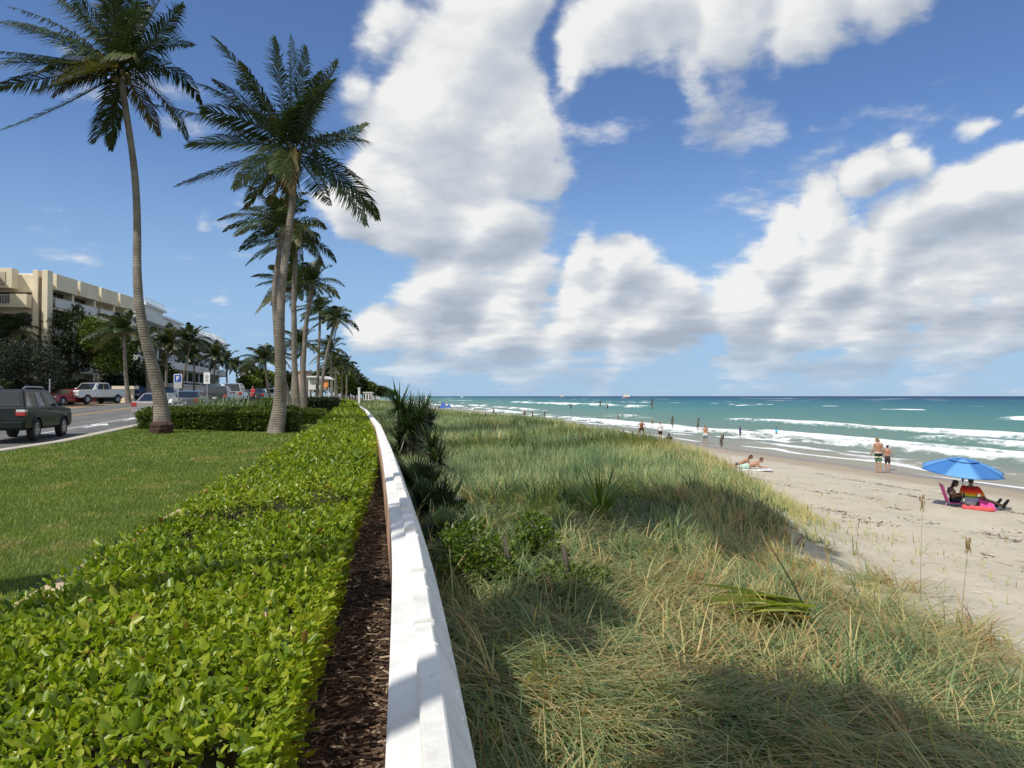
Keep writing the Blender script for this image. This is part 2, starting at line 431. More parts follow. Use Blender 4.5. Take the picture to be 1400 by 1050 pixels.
# mulch bed beside the wall
m, nt, nn, lk = nodes('mulch'); v = coords(nt)
vo = nt.nodes.new('ShaderNodeTexVoronoi'); vo.inputs['Scale'].default_value = 34; lk.new(v, vo.inputs['Vector'])
a = noise(nt, v, 7, 6, .7)
c = ramp(nt, a, [(.32, (.022,.015,.010)), (.5, (.055,.038,.025)), (.64, (.11,.078,.052)), (.78, (.32,.23,.15))]); c = mixc(nt, .5, c, ramp(nt, vo.outputs['Distance'], [(.1, (.9,.9,.9)), (.6, (.35,.35,.35))]), 'OVERLAY')
finish(nt, c, .9, 0, .2, bump(nt, vo.outputs['Distance'], .9, .03))
strip('mulch_bed', -2.4, -.18, np.concatenate([np.arange(-3, 30, .25), yseq(30, 300, 1, 1.08)]), lambda u, y: .03*(fbm(u*3, y*3, 2)-.5)+0*u, m, nu=14)
# bark chips lying on the mulch
n = 5200; Y = 1.4+rng.random(n)**1.6*14; uu = -.62-.25*rng.random(n)*0+(.36*rng.random(n)); uu = np.clip(uu, -.7, -.3)
cx = uu+XW(Y); a = rng.random(n)*6.28; L = .012+.03*rng.random(n); Wd = .004+.008*rng.random(n); tz = .25*(rng.random(n)-.5)
d = np.stack([np.cos(a), np.sin(a), tz], 1); s_ = np.stack([-np.sin(a), np.cos(a), .3*(rng.random(n)-.5)], 1)
c0 = np.stack([cx, Y, .022+.02*rng.random(n)], 1)
V = np.stack([c0-d*L[:,None]-s_*Wd[:,None], c0+d*L[:,None]-s_*Wd[:,None]*.6, c0+d*L[:,None]+s_*Wd[:,None], c0-d*L[:,None]+s_*Wd[:,None]*.7], 1).reshape(-1, 3)
me = np_mesh('bark_chips', V, [np.arange(4*n).reshape(-1, 4)], {'rnd': np.repeat(rng.random(n), 4)})
obj('bark_chips', me, leafmat('bark_chip', [(0, (.03,.020,.013)), (.45, (.08,.052,.033)), (.8, (.17,.115,.072)), (1, (.42,.33,.23))], .8, 0, .2), kind='stuff', label='dark bark mulch chips lying along the foot of the white wall', cat='mulch')

# ------------------------------------------------------------------ dune and beach
m, nt, nn, lk = nodes('beach_sand'); v = coords(nt); u = attr(nt, 'u')
a = noise(nt, v, .8, 6, .6); b = noise(nt, v, 90, 2, .6); c3 = noise(nt, v, 6, 5, .6)
dry = ramp(nt, a, [(.3, (.44,.39,.295)), (.55, (.515,.46,.355)), (.75, (.57,.515,.405))])
dry = mixc(nt, .3, dry, ramp(nt, b, [(.3, (.75,.75,.75)), (.7, (1.15,1.15,1.15))]), 'MULTIPLY')
wob = math_(nt, 'ADD', u, math_(nt, 'MULTIPLY', math_(nt, 'SUBTRACT', noise(nt, v, .35, 3), .5), 3.2))
wet = nt.nodes.new('ShaderNodeMapRange'); wet.inputs['From Min'].default_value = 23.3; wet.inputs['From Max'].default_value = 25.2; lk.new(wob, wet.inputs['Value'])
wet2 = nt.nodes.new('ShaderNodeMapRange'); wet2.inputs['From Min'].default_value = 26.6; wet2.inputs['From Max'].default_value = 28; lk.new(wob, wet2.inputs['Value'])
c = mixc(nt, wet.outputs[0], dry, (.37,.305,.225)); c = mixc(nt, wet2.outputs[0], c, (.24,.21,.165))
soil = ramp(nt, c3, [(.3, (.05,.04,.025)), (.7, (.14,.11,.07))])
sf = nt.nodes.new('ShaderNodeMapRange'); sf.inputs['From Min'].default_value = .38; sf.inputs['From Max'].default_value = .62; sf.inputs['To Min'].default_value = 1; sf.inputs['To Max'].default_value = 0
lk.new(math_(nt, 'ADD', attr(nt, 'veg'), math_(nt, 'MULTIPLY', math_(nt, 'SUBTRACT', c3, .5), .5)), sf.inputs['Value'])
c = mixc(nt, sf.outputs[0], soil, c)
rg = math_(nt, 'SUBTRACT', .95, math_(nt, 'MULTIPLY', wet2.outputs[0], .6))
fv = nt.nodes.new('ShaderNodeTexVoronoi'); fv.inputs['Scale'].default_value = 2.6; lk.new(v, fv.inputs['Vector'])
fp = nt.nodes.new('ShaderNodeMapRange'); fp.interpolation_type = 'SMOOTHSTEP'; fp.inputs['From Min'].default_value = .08; fp.inputs['From Max'].default_value = .34; lk.new(fv.outputs['Distance'], fp.inputs['Value'])
dryf = math_(nt, 'SUBTRACT', 1, wet.outputs[0], clamp=True)
hb = math_(nt, 'ADD', math_(nt, 'ADD', math_(nt, 'MULTIPLY', c3, .9), math_(nt, 'MULTIPLY', b, .12)), math_(nt, 'MULTIPLY', math_(nt, 'MULTIPLY', fp.outputs[0], dryf), .7))
p = finish(nt, c, rg, 0, .35, bump(nt, hb, .55, .09))
us = np.concatenate([[-.12], np.arange(.15, 34, .3), np.arange(34, 70, 2), [80,100,200,1000,6000,40000]])
YB = np.concatenate([np.arange(-20, 0, 1.), np.arange(0, 30, .3), np.arange(30, 90, .6), yseq(90, 30000, .8, 1.07)])
UU, YY = np.meshgrid(us, YB, indexing='ij')
Z = zr(UU, YY)
V = np.stack([UU+XW(YY), YY, Z], -1).reshape(-1, 3)
veg = sstep(1.8, -1.6, UU-UE(YY)+EDGE(UU, YY))
me = np_mesh('beach', V, [grid_faces(len(us), len(YB))], {'u': UU.ravel(), 'veg': veg.ravel()}, smooth=True)
obj('beach', me, m, kind='structure')

# ------------------------------------------------------------------ sea
us = np.concatenate([np.arange(26.5, 75, .3), np.arange(75, 150, .6), yseq(150, 42000, 1.2, 1.06)])
YS = np.concatenate([np.arange(-40, 20, 1.5), np.arange(20, 90, .4), yseq(90, 700, .45, 1.012), yseq(700, 32000, 12, 1.08)[1:]])
UU, YY = np.meshgrid(us, YS, indexing='ij')
far = sstep(900, 250, YY)
def crest(u0, w, amp, wob, seed, mask):
    """one line of breakers: steep shoreward face, long back. returns height and foam"""
    c = u0+wob*(fbm(YY*.035+seed, UU*0+seed, 3)-.5)*2+.7*(fbm(YY*.22+seed*3, UU*0, 3)-.5)*wob**.5
    d = UU-c
    h = np.where(d < 0, np.exp(-(d/(w*.45))**2), np.exp(-(d/(w*1.6))**2))*amp*mask
    f = np.where(d < 0, np.exp(-np.abs(d)/(w*1.15)), np.exp(-(d/(w*.3))**2))*mask
    return h, f
def ymask(seed, sc, thr, soft=.1):
    return sstep(thr-soft, thr+soft, fbm(YY*sc+seed, 0*YY+seed*1.7, 3))
H = np.zeros_like(UU); FO = np.zeros_like(UU)
for (u0, w_, amp, wob, seed, mk) in [
    (33.5, 1.5, .20, 1.4, 3.1, .45+.55*ymask(4, .05, .42)),
    (39.5, 1.9, .50, 1.8, 7.7, .35+.65*ymask(9, .035, .40)),
    (44.5, 1.6, .45, 2.0, 12.3, ymask(14, .04, .47)),
    (53., 2.2, .55, 2.5, 22.9, ymask(23, .022, .52)),
    (66., 2.2, .45, 3.0, 31.9, ymask(37, .016, .58)),
    (106., 3.6, 1.0, 4.5, 41.3, ymask(40.6, .012, .50, .06)),
    (118., 3.0, .7, 5, 52.3, ymask(58, .012, .60, .06)),
    (150., 3.4, .6, 6, 63.3, ymask(61, .010, .62, .05)),
    (190., 3.4, .5, 6, 73.3, ymask(71, .010, .66, .04))]:
    h, f = crest(u0, w_, amp, wob, seed, mk); H = np.maximum(H, h*far); FO = np.maximum(FO, f*np.clip(amp/.4, .55, 1.0)*(.55+.75*fbm(UU*.28+seed, YY*.09+seed, 4)))
swell = .16*np.sin((UU-5*fbm(YY*.02, UU*.02, 2))*2*np.pi/13.)*sstep(40, 70, UU)*far+.10*(fbm(UU*.35, YY*.12, 3)-.5)
H = H+swell*sstep(29, 40, UU)
# foam field: lacy trails shoreward of the breakers
lace = fbm(UU*.55+3, YY*.16+1, 5)
trail = sstep(30, 34, UU)*sstep(62, 40, UU)*sstep(.48, .70, lace)*.62
edge = np.exp(-((UU-(29.0+1.3*(fbm(YY*.06+2, UU*0, 3)-.5)*2))/.38)**2)*.9
swash = np.exp(-((UU-(31.2+1.6*(fbm(YY*.07+8, UU*0, 3)-.5)*2))/.5)**2)*.7*sstep(.35, .5, fbm(YY*.11+4, UU*0+3, 2))
caps = sstep(.735, .78, fbm(UU*.07+90, YY*.03+11, 4))*sstep(110, 200, UU)*sstep(6000, 900, UU)
FO = np.clip(np.maximum.reduce([FO*(.55+1.0*(lace-.25)), trail, edge, swash, caps*.9]), 0, 1.3)
H = H+.10*FO*sstep(31, 36, UU)*fbm(UU*1.7, YY*1.1, 3)*far
Zs = SEA+H*sstep(28.5, 32, UU)
V = np.stack([UU+XW(YY), YY, Zs], -1).reshape(-1, 3)
m, nt, nn, lk = nodes('sea_water'); v = coords(nt); u = attr(nt, 'u')
mp = nt.nodes.new('ShaderNodeMapping'); mp.inputs['Scale'].default_value = (1, .35, 1); mp.inputs['Rotation'].default_value = (0,0,.2); lk.new(v, mp.inputs['Vector'])
lo = math_(nt, 'LOGARITHM', math_(nt, 'MAXIMUM', math_(nt, 'ADD', u, math_(nt, 'MULTIPLY', math_(nt, 'SUBTRACT', noise(nt, mp.outputs[0], .03, 4), .5), 30)), 28), 10)
lf = math_(nt, 'DIVIDE', math_(nt, 'SUBTRACT', lo, 1.44), 2.2)
c = ramp(nt, lf, [(0, (.30,.27,.21)), (.05, (.21,.24,.20)), (.12, (.13,.215,.18)), (.22, (.085,.205,.185)), (.36, (.045,.165,.180)), (.52, (.018,.115,.165)), (.66, (.006,.075,.135)), (.82, (.003,.030,.10)), (1, (.003,.022,.085))])
fo = attr(nt, 'foam')
fn = noise(nt, mp.outputs[0], 2.2, 8, .72); ff = nt.nodes.new('ShaderNodeMapRange'); ff.interpolation_type = 'SMOOTHSTEP'
ff.inputs['From Min'].default_value = .36; ff.inputs['From Max'].default_value = .62
lk.new(math_(nt, 'ADD', fo, math_(nt, 'MULTIPLY', math_(nt, 'SUBTRACT', fn, .5), .85)), ff.inputs['Value'])
wv_ = math_(nt, 'ADD', noise(nt, mp.outputs[0], 1.1, 5, .6), math_(nt, 'MULTIPLY', noise(nt, mp.outputs[0], 5, 3), .25))
nb_s = bump(nt, wv_, .75, .28)
dfw = nt.nodes.new('ShaderNodeBsdfDiffuse'); lk.new(c, dfw.inputs['Color']); lk.new(nb_s, dfw.inputs['Normal'])
glw = nt.nodes.new('ShaderNodeBsdfGlossy'); glw.inputs['Roughness'].default_value = .22; glw.inputs['Color'].default_value = (.9,.95,1,1); lk.new(nb_s, glw.inputs['Normal'])
lw = nt.nodes.new('ShaderNodeLayerWeight'); lw.inputs['Blend'].default_value = .25; lk.new(nb_s, lw.inputs['Normal'])
ps = nt.nodes.new('ShaderNodeMixShader'); lk.new(math_(nt, 'MULTIPLY', lw.outputs['Facing'], .17), ps.inputs[0]); lk.new(dfw.outputs[0], ps.inputs[1]); lk.new(glw.outputs[0], ps.inputs[2])
pf = nt.nodes.new('ShaderNodeBsdfPrincipled'); pf.inputs['Base Color'].default_value = (.74,.76,.76,1); pf.inputs['Roughness'].default_value = .9; pf.inputs['Specular IOR Level'].default_value = .1
lk.new(bump(nt, fn, .6, .12), pf.inputs['Normal'])
mx = nt.nodes.new('ShaderNodeMixShader'); lk.new(ff.outputs[0], mx.inputs[0]); lk.new(ps.outputs[0], mx.inputs[1]); lk.new(pf.outputs[0], mx.inputs[2])
oo = nt.nodes.new('ShaderNodeOutputMaterial'); lk.new(mx.outputs[0], oo.inputs[0])
me = np_mesh('sea', V, [grid_faces(len(us), len(YS))], {'u': UU.ravel(), 'foam': FO.ravel()}, smooth=True)
obj('sea', me, m, kind='structure')
# ------------------------------------------------------------------ sea wall
wall = thing('sea_wall', 'long low white sea wall with stepped coping running beside the clipped hedge', 'wall', (float(XW(2)), 2, 0))
WL = Vector(wall.location)
def loft(prof, Y, loc, dz=lambda y: 0*y):
    """profile [(v,z)] swept along the wall curve"""
    Y = np.asarray(Y, float); x = XW(Y); dx = np.gradient(x, Y); nrm = np.sqrt(1+dx*dx)
    rx, ry = 1/nrm, -dx/nrm
    V = []
    for v, z in prof:
        V.append(np.stack([x+rx*v-loc[0], Y+ry*v-loc[1], z+dz(Y)-loc[2]], -1))
    V = np.stack(V, 0); n, k = V.shape[:2]
    V = V.reshape(-1, 3)
    i, j = np.meshgrid(np.arange(n), np.arange(k-1), indexing='ij'); i2 = (i+1) % n
    f = np.stack([i*k+j, i*k+j+1, i2*k+j+1, i2*k+j], -1).reshape(-1, 4)
    caps = [np.array([[q*k for q in range(n)][::-1]]), np.array([[q*k+k-1 for q in range(n)]])]
    return V, [f]+caps
YW = np.concatenate([np.arange(-8, 40, .25), yseq(40, 330, .5, 1.05)])
m, nt, nn, lk = nodes('white_wall_paint'); v = coords(nt)
a = noise(nt, v, 2.2, 6, .65); b = noise(nt, v, 26, 5, .7); g = noise(nt, v, 130, 2)
c = ramp(nt, a, [(.28, (.62,.61,.57)), (.6, (.80,.795,.76))])
c = mixc(nt, ramp(nt, b, [(.64, (0,0,0)), (.74, (.7,.7,.7))]), c, (.34,.30,.25))
gs = noise(nt, v, 5, 8, .75); c = mixc(nt, ramp(nt, gs, [(.50, (0,0,0)), (.70, (.65,.65,.65))]), c, (.50,.47,.40))
finish(nt, c, .62, 0, .35, bump(nt, g, .25, .003)); M_WALL = m
m, nt, nn, lk = nodes('salmon_wall_paint'); v = coords(nt); a = noise(nt, v, 3, 6, .65)
finish(nt, ramp(nt, a, [(.3, (.48,.29,.20)), (.65, (.60,.39,.28))]), .8, 0, .2, bump(nt, noise(nt, v, 70, 3), .4, .004)); M_SALM = m
def wpart(name, prof, Y, m, parent, smooth=False, dz=lambda y: 0*y, bevel=0):
    V, f = loft(prof, Y, WL, dz)
    o = obj(name, np_mesh(name, V, f), m, parent, smooth=smooth)
    if bevel:
        q = o.modifiers.new('b', 'BEVEL'); q.width = bevel; q.segments = 3; q.limit_method = 'ANGLE'; q.angle_limit = R(50)
    return o
base = wpart('wall_base', [(-.262,-.3),(-.262,.545),(-.10,.545),(-.03,.36),(-.03,-1.1)], YW, M_SALM, wall)
ledge = wpart('coping', [(-.272,.54),(-.272,.572),(-.262,.582),(-.105,.600),(-.094,.592),(.0,.405),(.0,.365),(-.022,.355),(-.10,.535)], YW, M_WALL, wall)
# raised blocks along the top of the coping
seq = []
y = 1.0
while y < 24:
    for (L, h) in ((.52,.036),(.34,.022),(.95,.040),(.30,.020)):
        seq.append((y, y+L*(1+.012*y)-.004, h)); y += L*(1+.012*y)
for (a, b_, h) in seq:
    Yq = np.linspace(a, b_, 4)
    wpart('coping_block', [(-.178,.575),(-.176,.592+h-.01),(-.168,.592+h),(-.108,.596+h),(-.101,.590+h),(-.100,.575)], Yq, M_WALL, wall, bevel=.006)
# far stretch of the raised course
wpart('raised_course', [(-.178,.575),(-.176,.610),(-.168,.620),(-.108,.622),(-.101,.614),(-.100,.575)], np.concatenate([np.arange(y+.01, 60, .5), yseq(60, 330, 1, 1.05)]), M_WALL, wall)
# small rounded studs added to stand in for sun spots along the shaded slope
ys = []
yy = 2.15
while yy < 9: ys.append(yy); yy += .155+.05*random.random()+.012*yy
for yy in ys:
    mb = MB(); r = .006+.003*random.random()
    dx = float((XW(yy+.1)-XW(yy-.1))/.2); px = float(XW(yy))-.028
    mb.lathe([(r*1.25,-.004),(r*1.2,.006),(r*.85,.012),(r*.2,.016)], 10, (px-WL.x, yy-WL.y, .455))
    mb.build('sun_spot_stud', M_WALL, wall, smooth=True)

# ------------------------------------------------------------------ leaf builders
def unit(a): return a/np.maximum(np.linalg.norm(a, axis=-1, keepdims=True), 1e-9)
def leaves(P0, D, S, L, W, fold=.25, shape='oval'):
    """P0 base, D direction, S side (N,3); L,W (N,)"""
    n = len(P0); D = unit(D); S = unit(S-D*np.sum(S*D, -1, keepdims=True)); Nn = np.cross(D, S)
    L = L[:,None]; W = W[:,None]
    base = P0; tip = P0+D*L-Nn*L*.12
    q = []
    if shape == 'oval':
        l1 = P0+D*L*.32-S*W*.5+Nn*W*fold; l2 = P0+D*L*.70-S*W*.42+Nn*W*fold*.7
        r1 = P0+D*L*.32+S*W*.5+Nn*W*fold; r2 = P0+D*L*.70+S*W*.42+Nn*W*fold*.7
        V = np.stack([base,l1,l2,tip,r2,r1], 1).reshape(-1, 3); i = np.arange(n)[:,None]*6
        return V, np.concatenate([i+np.array([[0,3,2,1]]), i+np.array([[0,5,4,3]])]), 6
    l = P0+D*L*.45-S*W*.5+Nn*W*fold; r = P0+D*L*.45+S*W*.5+Nn*W*fold
    V = np.stack([base,l,tip,r], 1).reshape(-1, 3); i = np.arange(n)[:,None]*4
    return V, np.concatenate([i+np.array([[0,2,1]]), i+np.array([[0,3,2]])]), 4
def rdir(n, up=.6, spread=1.0):
    a = rng.random(n)*2*np.pi; z = up+spread*.5*(rng.random(n)-.5)*2
    z = np.clip(z, -.95, .98); r = np.sqrt(1-z*z)
    return np.stack([r*np.cos(a), r*np.sin(a), z], 1)
M_HEDGE = leafmat('hedge_leaf', [(0, (.055,.115,.012)), (.35, (.185,.27,.015)), (.75, (.32,.385,.023)), (.95, (.42,.42,.05)), (1, (.26,.15,.04))], .34, .38, .4)
M_TWIG = mat('twig_bark', (.10,.065,.04), .85, .3, 20)
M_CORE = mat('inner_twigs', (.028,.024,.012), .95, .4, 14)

# clipped hedge in the foreground
hedge = thing('clipped_hedge', 'wide flat clipped hedge of glossy bright green leaves between lawn and white wall', 'hedge', (float(XW(4))-1.4, 4, 0))
HL = np.array(hedge.location)
def htop(u, Y): return .43+.085*(fbm(u*1.1+7, Y*.8+3, 3)-.5)*2
def hbare(u, Y): return sstep(.57, .68, fbm(u*1.6+40, Y*1.3+11, 3))
u0h, u1h = -2.44, -.69
US, YY_ = np.linspace(u0h+.12, u1h-.12, 14), np.concatenate([np.arange(.6, 30, .25), yseq(30, 250, .6, 1.06)])
A, B = np.meshgrid(US, YY_, indexing='ij')
edge_ = np.minimum(A-US[0], US[-1]-A)
hshift = lambda u, Y: (u-u0h)/(u1h-u0h)*.27*sstep(5, 16, Y)
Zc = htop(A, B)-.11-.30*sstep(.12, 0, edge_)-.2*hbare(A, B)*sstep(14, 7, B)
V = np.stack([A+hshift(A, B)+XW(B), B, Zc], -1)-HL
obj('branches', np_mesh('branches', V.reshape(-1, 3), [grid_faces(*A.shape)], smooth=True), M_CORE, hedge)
parts = []; rn = []; faces = []; off = 0
def hsec(y0, y1, dens, L0, ex=0):
    global off
    n = int(dens*(y1-y0)*1.9)
    Y = y0+(y1-y0)*rng.random(n); 
    s = rng.random(n)
    u = u0h+(u1h-u0h)*rng.random(n)+.05*(rng.random(n)-.5)+.07*(fbm(Y*1.4+60, Y*0+2, 3)-.5)*2
    z = htop(u, Y)-.02-.13*rng.random(n)**1.7
    # side walls of leaves
    side = s < .16
    u = np.where(side, np.where(rng.random(n) < .75, u1h, u0h)+.07*(rng.random(n)-.5)*1.6, u); z = np.where(side, .06+(htop(u, Y)-.06)*rng.random(n)**.7, z)
    e = np.minimum(u-u0h, u1h-u); z = z-.06*sstep(.14, 0, e)*(~side)
    keep = (rng.random(n) > .90*hbare(u, Y)*sstep(16, 8, Y)) | side
    u, Y, z, side = u[keep], Y[keep], z[keep], side[keep]; n = len(u)
    D = rdir(n, .52, .9); out = np.sign(u-(u0h+u1h)/2); D[:,0] += np.where(side, .7*out, 0); D[:,2] = np.where(side, D[:,2]*.7+.15, D[:,2])
    S = rdir(n, 0, .8); S[:,2] *= .5
    L = L0*np.clip(np.exp(rng.normal(-.12, .32, n)), .4, 1.9); W = L*(.44+.16*rng.random(n))
    V, f, k = leaves(np.stack([u+hshift(u, Y)+XW(Y), Y, z], 1)-HL, D, S, L, W, .2, 'oval' if L0 < .075 else 'kite')
    parts.append(V); faces.append(f+off); off += len(V)
    pat = fbm(u*.8+9, Y*.5, 3)
    rn.append(np.repeat(np.clip(rng.random(n)*.75+.55*(pat-.35), 0, .97)*(rng.random(n) > .015)+(rng.random(n) < .012)*1.0, k))
hsec(.9, 4.5, 3900, .047); hsec(4.5, 9, 2900, .049); hsec(9, 17, 1500, .062); hsec(17, 32, 650, .10); hsec(32, 70, 240, .17); hsec(70, 200, 70, .34)
q = [f for f in faces if f.shape[1] == 4]; t = [f for f in faces if f.shape[1] == 3]
me = np_mesh('foliage', np.concatenate(parts), [np.concatenate(q), np.concatenate(t)], {'rnd': np.clip(np.concatenate(rn), 0, 1)}, smooth=True)
obj('foliage', me, M_HEDGE, hedge)
mb = MB()
for i in range(900):
    Y = 1.2+random.random()**1.5*10; u = random.uniform(u0h+.1, u1h-.08); zt_ = float(htop(u, Y))-random.uniform(.02, .09)
    x = u+float(XW(Y)); a = random.random()*6.28; ln = random.uniform(.04, .12)
    p0 = Vector((x-HL[0], Y-HL[1], zt_-.22)); p2 = p0+Vector((math.cos(a)*ln, math.sin(a)*ln, .20)); pm = (p0+p2)/2+Vector((random.uniform(-.02,.02), random.uniform(-.02,.02), 0))
    mb.tube([p0, pm, p2], [.005, .004, .002], 5, caps=False)
mb.build('twigs', M_TWIG, hedge, smooth=True)

# ------------------------------------------------------------------ grass blades
def blades(P0, az, L, W, lean, segs, droop, roll=None):
    """arching blades. P0 (n,3); az heading; lean initial tilt from vertical; droop extra bend over the length"""
    n = len(P0); H = np.stack([np.cos(az), np.sin(az), 0*az], 1); S = np.stack([-np.sin(az), np.cos(az), 0*az], 1)
    if roll is not None: S = S*np.cos(roll)[:,None]+np.array([0,0,1])*np.sin(roll)[:,None]
    p = P0.copy(); rows = []
    for k in range(segs+1):
        t = k/segs; wd = W*(1-t**1.6)*.5+.0004
        rows.append(p-S*wd[:,None]); rows.append(p+S*wd[:,None])
        th = lean+droop*(t+.5/segs)
        p = p+(H*np.sin(th)[:,None]+np.array([0,0,1])*np.cos(th)[:,None])*(L/segs)[:,None]
    V = np.stack(rows, 1).reshape(-1, 3); i = np.arange(n)[:,None]*(2*segs+2)
    f = np.concatenate([i+np.array([[2*k, 2*k+1, 2*k+3, 2*k+2]]) for k in range(segs)])
    return V, f, 2*segs+2
class Acc:
    def __init__(s): s.V=[]; s.f=[]; s.r=[]; s.n=0
    def add(s, V, f, r): s.V.append(V); s.f.append(f+s.n); s.r.append(r); s.n += len(V)
    def mesh(s, name):
        k = sorted({f.shape[1] for f in s.f})
        return np_mesh(name, np.concatenate(s.V), [np.concatenate([f for f in s.f if f.shape[1] == q]) for q in k], {'rnd': np.clip(np.concatenate(s.r), 0, 1)})
M_DUNE = leafmat('dune_grass_blade', [(0, (.070,.125,.050)), (.28, (.180,.265,.115)), (.48, (.305,.36,.155)), (.66, (.46,.43,.19)), (.82, (.64,.51,.25)), (1, (.34,.20,.09))], .5, .38, .3)
acc = Acc()
WIND = 2.6     # mean heading of the wind-laid blades (towards the land)
def dune(y0, y1, umax, dens, L0, W0, segs, lean0, droop0, umin=.02, per=1):
    n = int(dens*(y1-y0)*(umax-umin)/per)
    Y = y0+(y1-y0)*rng.random(n); u = umin+(umax-umin)*rng.random(n)
    e = u-UE(Y)+EDGE(u, Y)
    pr = sstep(1.6, -1.3, e)*(.35+1.1*sstep(.32, .55, fbm(u*1.9, Y*1.7, 3)))
    k = (rng.random(n) < pr) & (np.abs((u+XW(Y))/np.maximum(Y, .1)) < .85)
    u, Y = u[k], Y[k]; n = len(u)
    sw = fbm(u*.45+70, Y*.4+5, 3)
    az = WIND+(sw-.5)*9.0+rng.normal(0, .9 if per > 1 else .7, n)
    tl = .6+.75*rng.random(n); tone = .85*(fbm(u*.7+5, Y*.6+9, 3)-.45)+(.30*rng.normal(0, 1, n) if per > 1 else 0)
    if per > 1:      # tufts: blades sharing a root, a heading and a tone
        idx = np.repeat(np.arange(n), rng.integers(per//2, per+per//2, n)); n = len(idx)
        u = u[idx]+.055*rng.normal(0, 1, n); Y = Y[idx]+.055*rng.normal(0, 1, n); az = az[idx]+.38*rng.normal(0, 1, n); tl = tl[idx]*(.7+.5*rng.random(n)); tone = tone[idx]
        u = np.maximum(u, umin)
    x = u+XW(Y); z = zr(u, Y)-.02; e = u-UE(Y)+EDGE(u, Y)
    near = sstep(14, 7, Y)
    L = L0*tl; W = W0*(.55+.9*rng.random(n))
    lean = np.clip(lean0+.32*rng.normal(0, 1, n)+.25*near, .05, 1.45); droop = droop0*(.5+rng.random(n))
    V, f, kk = blades(np.stack([x, Y, z], 1), az, L, W, lean, segs, droop)
    straw = tone+.40*rng.random(n)+.30*sstep(-3, .8, e)+.12*rng.normal(0, 1, n)+.09+.11*near
    acc.add(V, f, np.repeat(straw, kk))
dune(2.0, 5.5, 6.5, 1900, .66, .0125, 5, .80, 1.35, per=24)
dune(5.5, 9.5, 8.5, 1150, .60, .0135, 4, .75, 1.25, per=18)
dune(9.5, 16, 10.5, 540, .48, .016, 3, .6, 1.1, per=12)
dune(16, 28, 13, 240, .40, .019, 3, .35, .8)
dune(28, 55, 14, 75, .44, .034, 2, .3, .7)
dune(55, 130, 15, 16, .55, .075, 2, .3, .6)
dune(130, 330, 17, 4, .9, .2, 2, .3, .5)
# flat-laid thatch in the foreground, older and browner
n = 16000; Y = 2.2+rng.random(n)**1.3*10; u = .05+rng.random(n)*8
x = u+XW(Y); e = u-UE(Y); k = (rng.random(n) < sstep(2.2, -.5, e+EDGE(u, Y)))
u, Y, x = u[k], Y[k], x[k]; n = len(u); az = 5.7+(fbm(u*.5+20, Y*.45+60, 3)-.5)*8+rng.normal(0, .6, n)
V, f, kk = blades(np.stack([x, Y, zr(u, Y)+.05+.12*rng.random(n)], 1), az, .35+.5*rng.random(n), .006+.006*rng.random(n), 1.35+.15*rng.normal(0, 1, n), 3, .35+.2*rng.random(n))
acc.add(V, f, np.repeat(np.clip(.62+.25*rng.normal(0, 1, n)+.3*(fbm(u*.7+5, Y*.6+9, 3)-.5), .1, 1), kk))
obj('dune_grass', acc.mesh('dune_grass'), M_DUNE, kind='stuff', label='wind-flattened dune grass covering the dune between wall and beach', cat='grass')
# sparse creeping tufts on the sand in front of the dune
acc = Acc()
n = 9000; Y = 5+rng.random(n)**1.4*36; u = UE(Y)+rng.random(n)*(5.5+.05*Y); pat = fbm(u*.8+80, Y*.8+3, 3)
k = (rng.random(n) < sstep(.50, .66, pat)*sstep(8.5, 0, u-UE(Y))); u, Y = u[k], Y[k]; n = len(u)
V, f, kk = blades(np.stack([u+XW(Y), Y, zr(u, Y)-.01], 1), rng.random(n)*6.28, .12+.22*rng.random(n), .012+.012*rng.random(n), .5+.4*rng.normal(0, 1, n), 2, .9)
acc.add(V, f, np.repeat(.45+.35*rng.random(n), kk))
obj('beach_grass', acc.mesh('beach_grass'), M_DUNE, kind='stuff', label='thin yellow green tufts scattered over the sand below the dune', cat='grass')
# seaweed lines on the sand
acc = Acc()
for (ua, yb, ln, wd) in [(17,24,9,.5),(14.5,17,8,.7),(16.5,30,14,.5),(19.5,27,8,.35),(12.5,14.5,6,.9),(21.5,34,10,.3),(11.5,11,4,.9),(15,40,12,.5),(18.2,19,5,.3),(13,21,7,.6)]:
    n = int(ln*26); t = rng.random(n); cl = sstep(.45, .62, fbm(t*ln*1.1+ua, t*0+yb, 3)); k = rng.random(n) < cl; t = t[k]; n = len(t)
    Y = yb+(t-.5)*ln+.2*rng.normal(0, 1, n); u = ua+(fbm(t*ln*.3+ua*3, t*0, 2)-.5)*2.2+wd*.35*rng.normal(0, 1, n)
    V, f, kk = blades(np.stack([u+XW(Y), Y, zr(u, Y)+.012], 1), 1.7+.9*rng.normal(0, 1, n), .08+.2*rng.random(n), .02+.03*rng.random(n), 1.52+.04*rng.normal(0, 1, n), 2, .03)
    acc.add(V, f, np.repeat(rng.random(n), kk))
obj('seaweed', acc.mesh('seaweed'), leafmat('dry_seaweed', [(0, (.05,.032,.018)), (.6, (.11,.07,.04)), (1, (.19,.13,.075))], .8, 0, .2), kind='stuff', label='broken lines of brown dried seaweed washed up on the sand', cat='seaweed')
